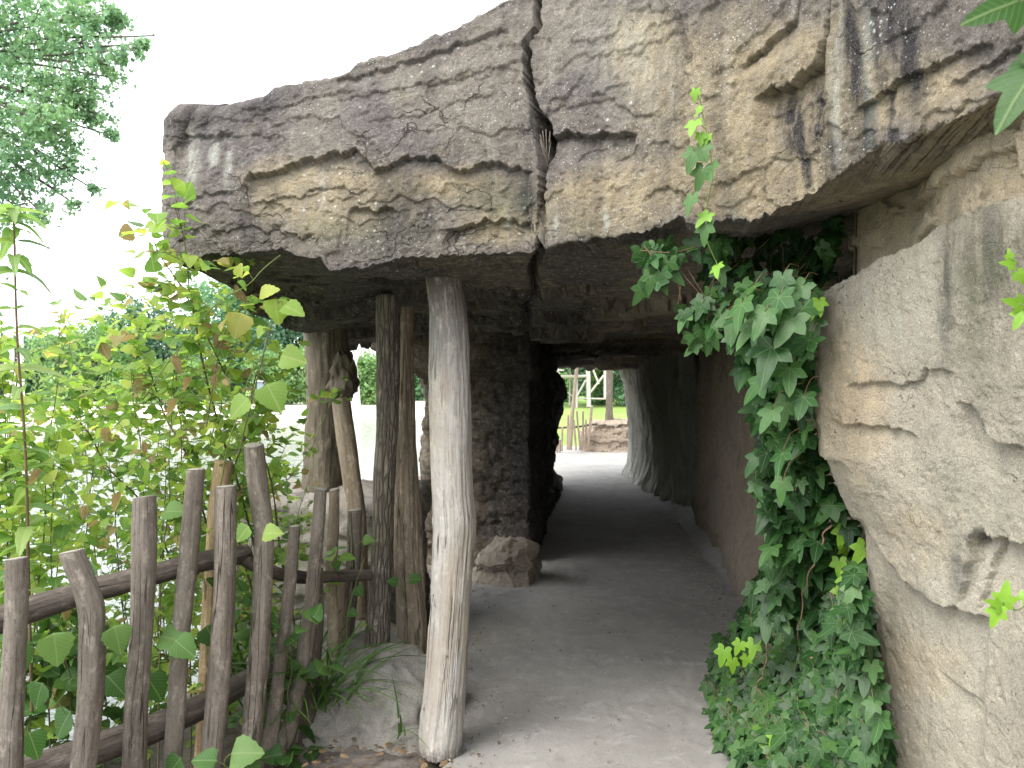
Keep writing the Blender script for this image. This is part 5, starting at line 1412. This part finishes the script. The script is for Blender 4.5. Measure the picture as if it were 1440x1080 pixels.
# feed box on the far shore
b = P(373, 545, 42)
fb = thing('feed_box', (b[0], 42, 0.1), 'small blue-grey box on legs on the far shore, left of the trunk pillar', 'box')
boxes('body', [((b[0], 42, b[2]), (0.72, 0.55, 0.6), 0.1, 0)], M_BOXG, fb, 0.02)
boxes('roof', [((b[0], 42, b[2] + 0.335), (0.9, 0.7, 0.06), 0.1, 0)], M_BOXW, fb, 0.01)
for sx in (-0.3, 0.3):
    for sy in (-0.2, 0.2):
        boxes('leg', [((b[0] + sx, 42 + sy, (b[2] - 0.3) / 2 + 0.04), (0.06, 0.06, b[2] - 0.28), 0, 0)], M_TIMD, fb, 0.005)

# timber scaffold beyond the exit
sc_ = thing('timber_scaffold', P(815, 568, 33), 'raised timber deck on pale posts with diagonal braces, far beyond the tunnel exit', 'timber structure')
for pts, w_, nm, mt in [
    ([(811, 575, 33), (811, 520, 33), (811, 430, 33)], 0.10, 'post', M_TIMB), ([(828, 572, 33), (827, 520, 33), (826, 430, 33)], 0.19, 'post', M_TIMW), ([(851, 560, 33), (851, 500, 33), (851, 430, 33)], 0.13, 'post', M_TIMW), ([(801, 570, 34), (802, 500, 34)], 0.08, 'post', M_TIMB),
    ([(784, 570, 33), (784, 430, 33)], 0.12, 'post', M_TIMB), ([(811, 557, 33), (824, 534, 33)], 0.09, 'brace', M_TIMW), ([(830, 552, 33), (849, 528, 33)], 0.09, 'brace', M_TIMB), ([(798, 552, 33), (812, 562, 33)], 0.05, 'brace', M_TIMB), ([(834, 520, 33), (842, 540, 33)], 0.09, 'brace', M_TIMB),
    ([(780, 530, 33), (826, 529, 33)], 0.13, 'beam', M_TIMB), ([(806, 560, 33), (852, 561, 33)], 0.07, 'beam', M_TIMB), ([(826, 518, 33.2), (890, 516, 33.2)], 0.16, 'beam', M_TIMD), ([(770, 505, 33.2), (840, 500, 33.2)], 0.16, 'beam', M_TIMD)]:
    Tubes().add(spline([P(*q) for q in pts] if len(pts) > 2 else [P(*pts[0]), (P(*pts[0]) + P(*pts[1])) / 2, P(*pts[1])], 8), w_ / 2, w_ / 2, 8).build(nm, mt, sc_)
dk = P(830, 500, 33)
boxes('deck', [((dk[0], 34.2, 2.25), (9, 2.6, 0.12), 0, 0)], M_TIMD, sc_, 0)
st0 = P(790, 519, 32.6)
for i in range(5):
    q_ = P(782 + i * 6, 525 - i * 4.5, 32.4)
    boxes('step', [(tuple(q_), (0.24, 0.8, 0.05), 0, 0)], M_TIMB, sc_, 0)

# exit: low wall, trunk post, leaning pole, small fence
column('low_rock_wall', [(1.50, 17.4), (1.62, 17.15), (2.1, 17.05), (2.9, 17.0), (3.2, 17.2), (3.1, 17.7), (2.2, 17.8), (1.6, 17.8)], -0.2, 0.60, 200, 60, M_TUN,
       lambda G: strat(G, 0.12, 9), lambda G: np.stack([ss(0.3, 0.6, G[..., 2]) * ss(1.9, 1.5, G[..., 0]) * 0.22, 0 * G[..., 0], 0 * G[..., 0]], -1), {'och': lambda G: 0.8 + 0 * G[..., 2], 'pal': lambda G: 0.3 + 0 * G[..., 2]},
       label='low reddish-brown rock wall at the far end of the path beyond the tunnel', cat='rock wall')
log('trunk_post', [(856, 480, 11, 17.5), (857, 520, 10, 17.5), (857, 560, 9, 17.5), (857, 580, 10, 17.5), (857, 592, 13, 17.5)], M_CONCP, ns=32, seed=71, step=0.03, lump=0.08, label='upright trunk post standing on the low rock wall beyond the tunnel', cat='post')
log('leaning_pole', [(814, 478, 5, 16.6), (811, 520, 5, 16.6), (806, 570, 5, 16.6), (803, 600, 6, 16.6), (801, 632, 7, 16.6)], M_SPLIT, ns=24, seed=72, step=0.03, lump=0.08, label='thin crooked pole leaning at the exit, beside the small far fence', cat='post')
ff = thing('picket_fence', P(815, 634, 17), 'small far fence of thin crooked sticks at the end of the path', 'fence')
for i, pts in enumerate([[(799, 584, 3), (798, 632, 3)], [(791, 600, 3), (790, 634, 3)], [(811, 578, 3), (813, 600, 3), (816, 632, 3)], [(820, 578, 3), (820, 610, 3), (818, 632, 3)], [(824, 590, 2.5), (824, 612, 2.5), (823, 632, 2.5)], [(832, 571, 4), (830, 600, 4), (827, 628, 4)], [(807, 590, 3), (810, 632, 3)], [(784, 620, 3), (783, 638, 3)], [(787, 618, 3), (787, 637, 3)]]):
    log('picket', [(a, b, w_, 16.9) for a, b, w_ in pts], M_SPLIT, ff, ns=12, seed=80 + i, step=0.05, lump=0.06)
log('rail', [(775, 602, 3, 17.0), (815, 600, 3, 17.0), (840, 596, 3, 17.0)], M_DARKW, ff, ns=12, seed=95, step=0.05)
# worn beams over the exit
bt_ = log('ceiling_beam', [(775, 500, 8, 13.2), (820, 497, 9, 13.2), (872, 492, 8, 13.3)], M_SPLIT, ns=20, seed=96, step=0.03, lump=0.12, label='weathered wooden beam across the top of the tunnel exit, upper one', cat='beam')
log('ceiling_beam', [(772, 512, 8, 13.35), (820, 511, 7, 13.35), (868, 513, 6, 13.35)], M_STONE, ns=20, seed=97, step=0.03, lump=0.12, label='pale lower beam across the top of the tunnel exit', cat='beam') if False else None

# ------------------------------------------------------------------ the thin humid air over the pond
if HAZE:
    bm = bmesh.new()
    r_ = bmesh.ops.create_cube(bm, size=1)
    bmesh.ops.transform(bm, matrix=Matrix.Translation((-5, 60, 7)) @ Matrix.Diagonal((150, 160, 18, 1)), verts=r_['verts'])
    me = bpy.data.meshes.new('haze'); bm.to_mesh(me); bm.free()
    hm = bpy.data.materials.new('haze_air'); hm.use_nodes = True
    nt = hm.node_tree; nt.nodes.clear()
    pv = nt.nodes.new('ShaderNodeVolumePrincipled'); pv.inputs['Density'].default_value = HAZE
    pv.inputs['Color'].default_value = (0.93, 0.96, 1, 1)
    mo = nt.nodes.new('ShaderNodeOutputMaterial'); nt.links.new(pv.outputs[0], mo.inputs['Volume'])
    me.materials.append(hm)
    link('haze', me, kind='stuff')
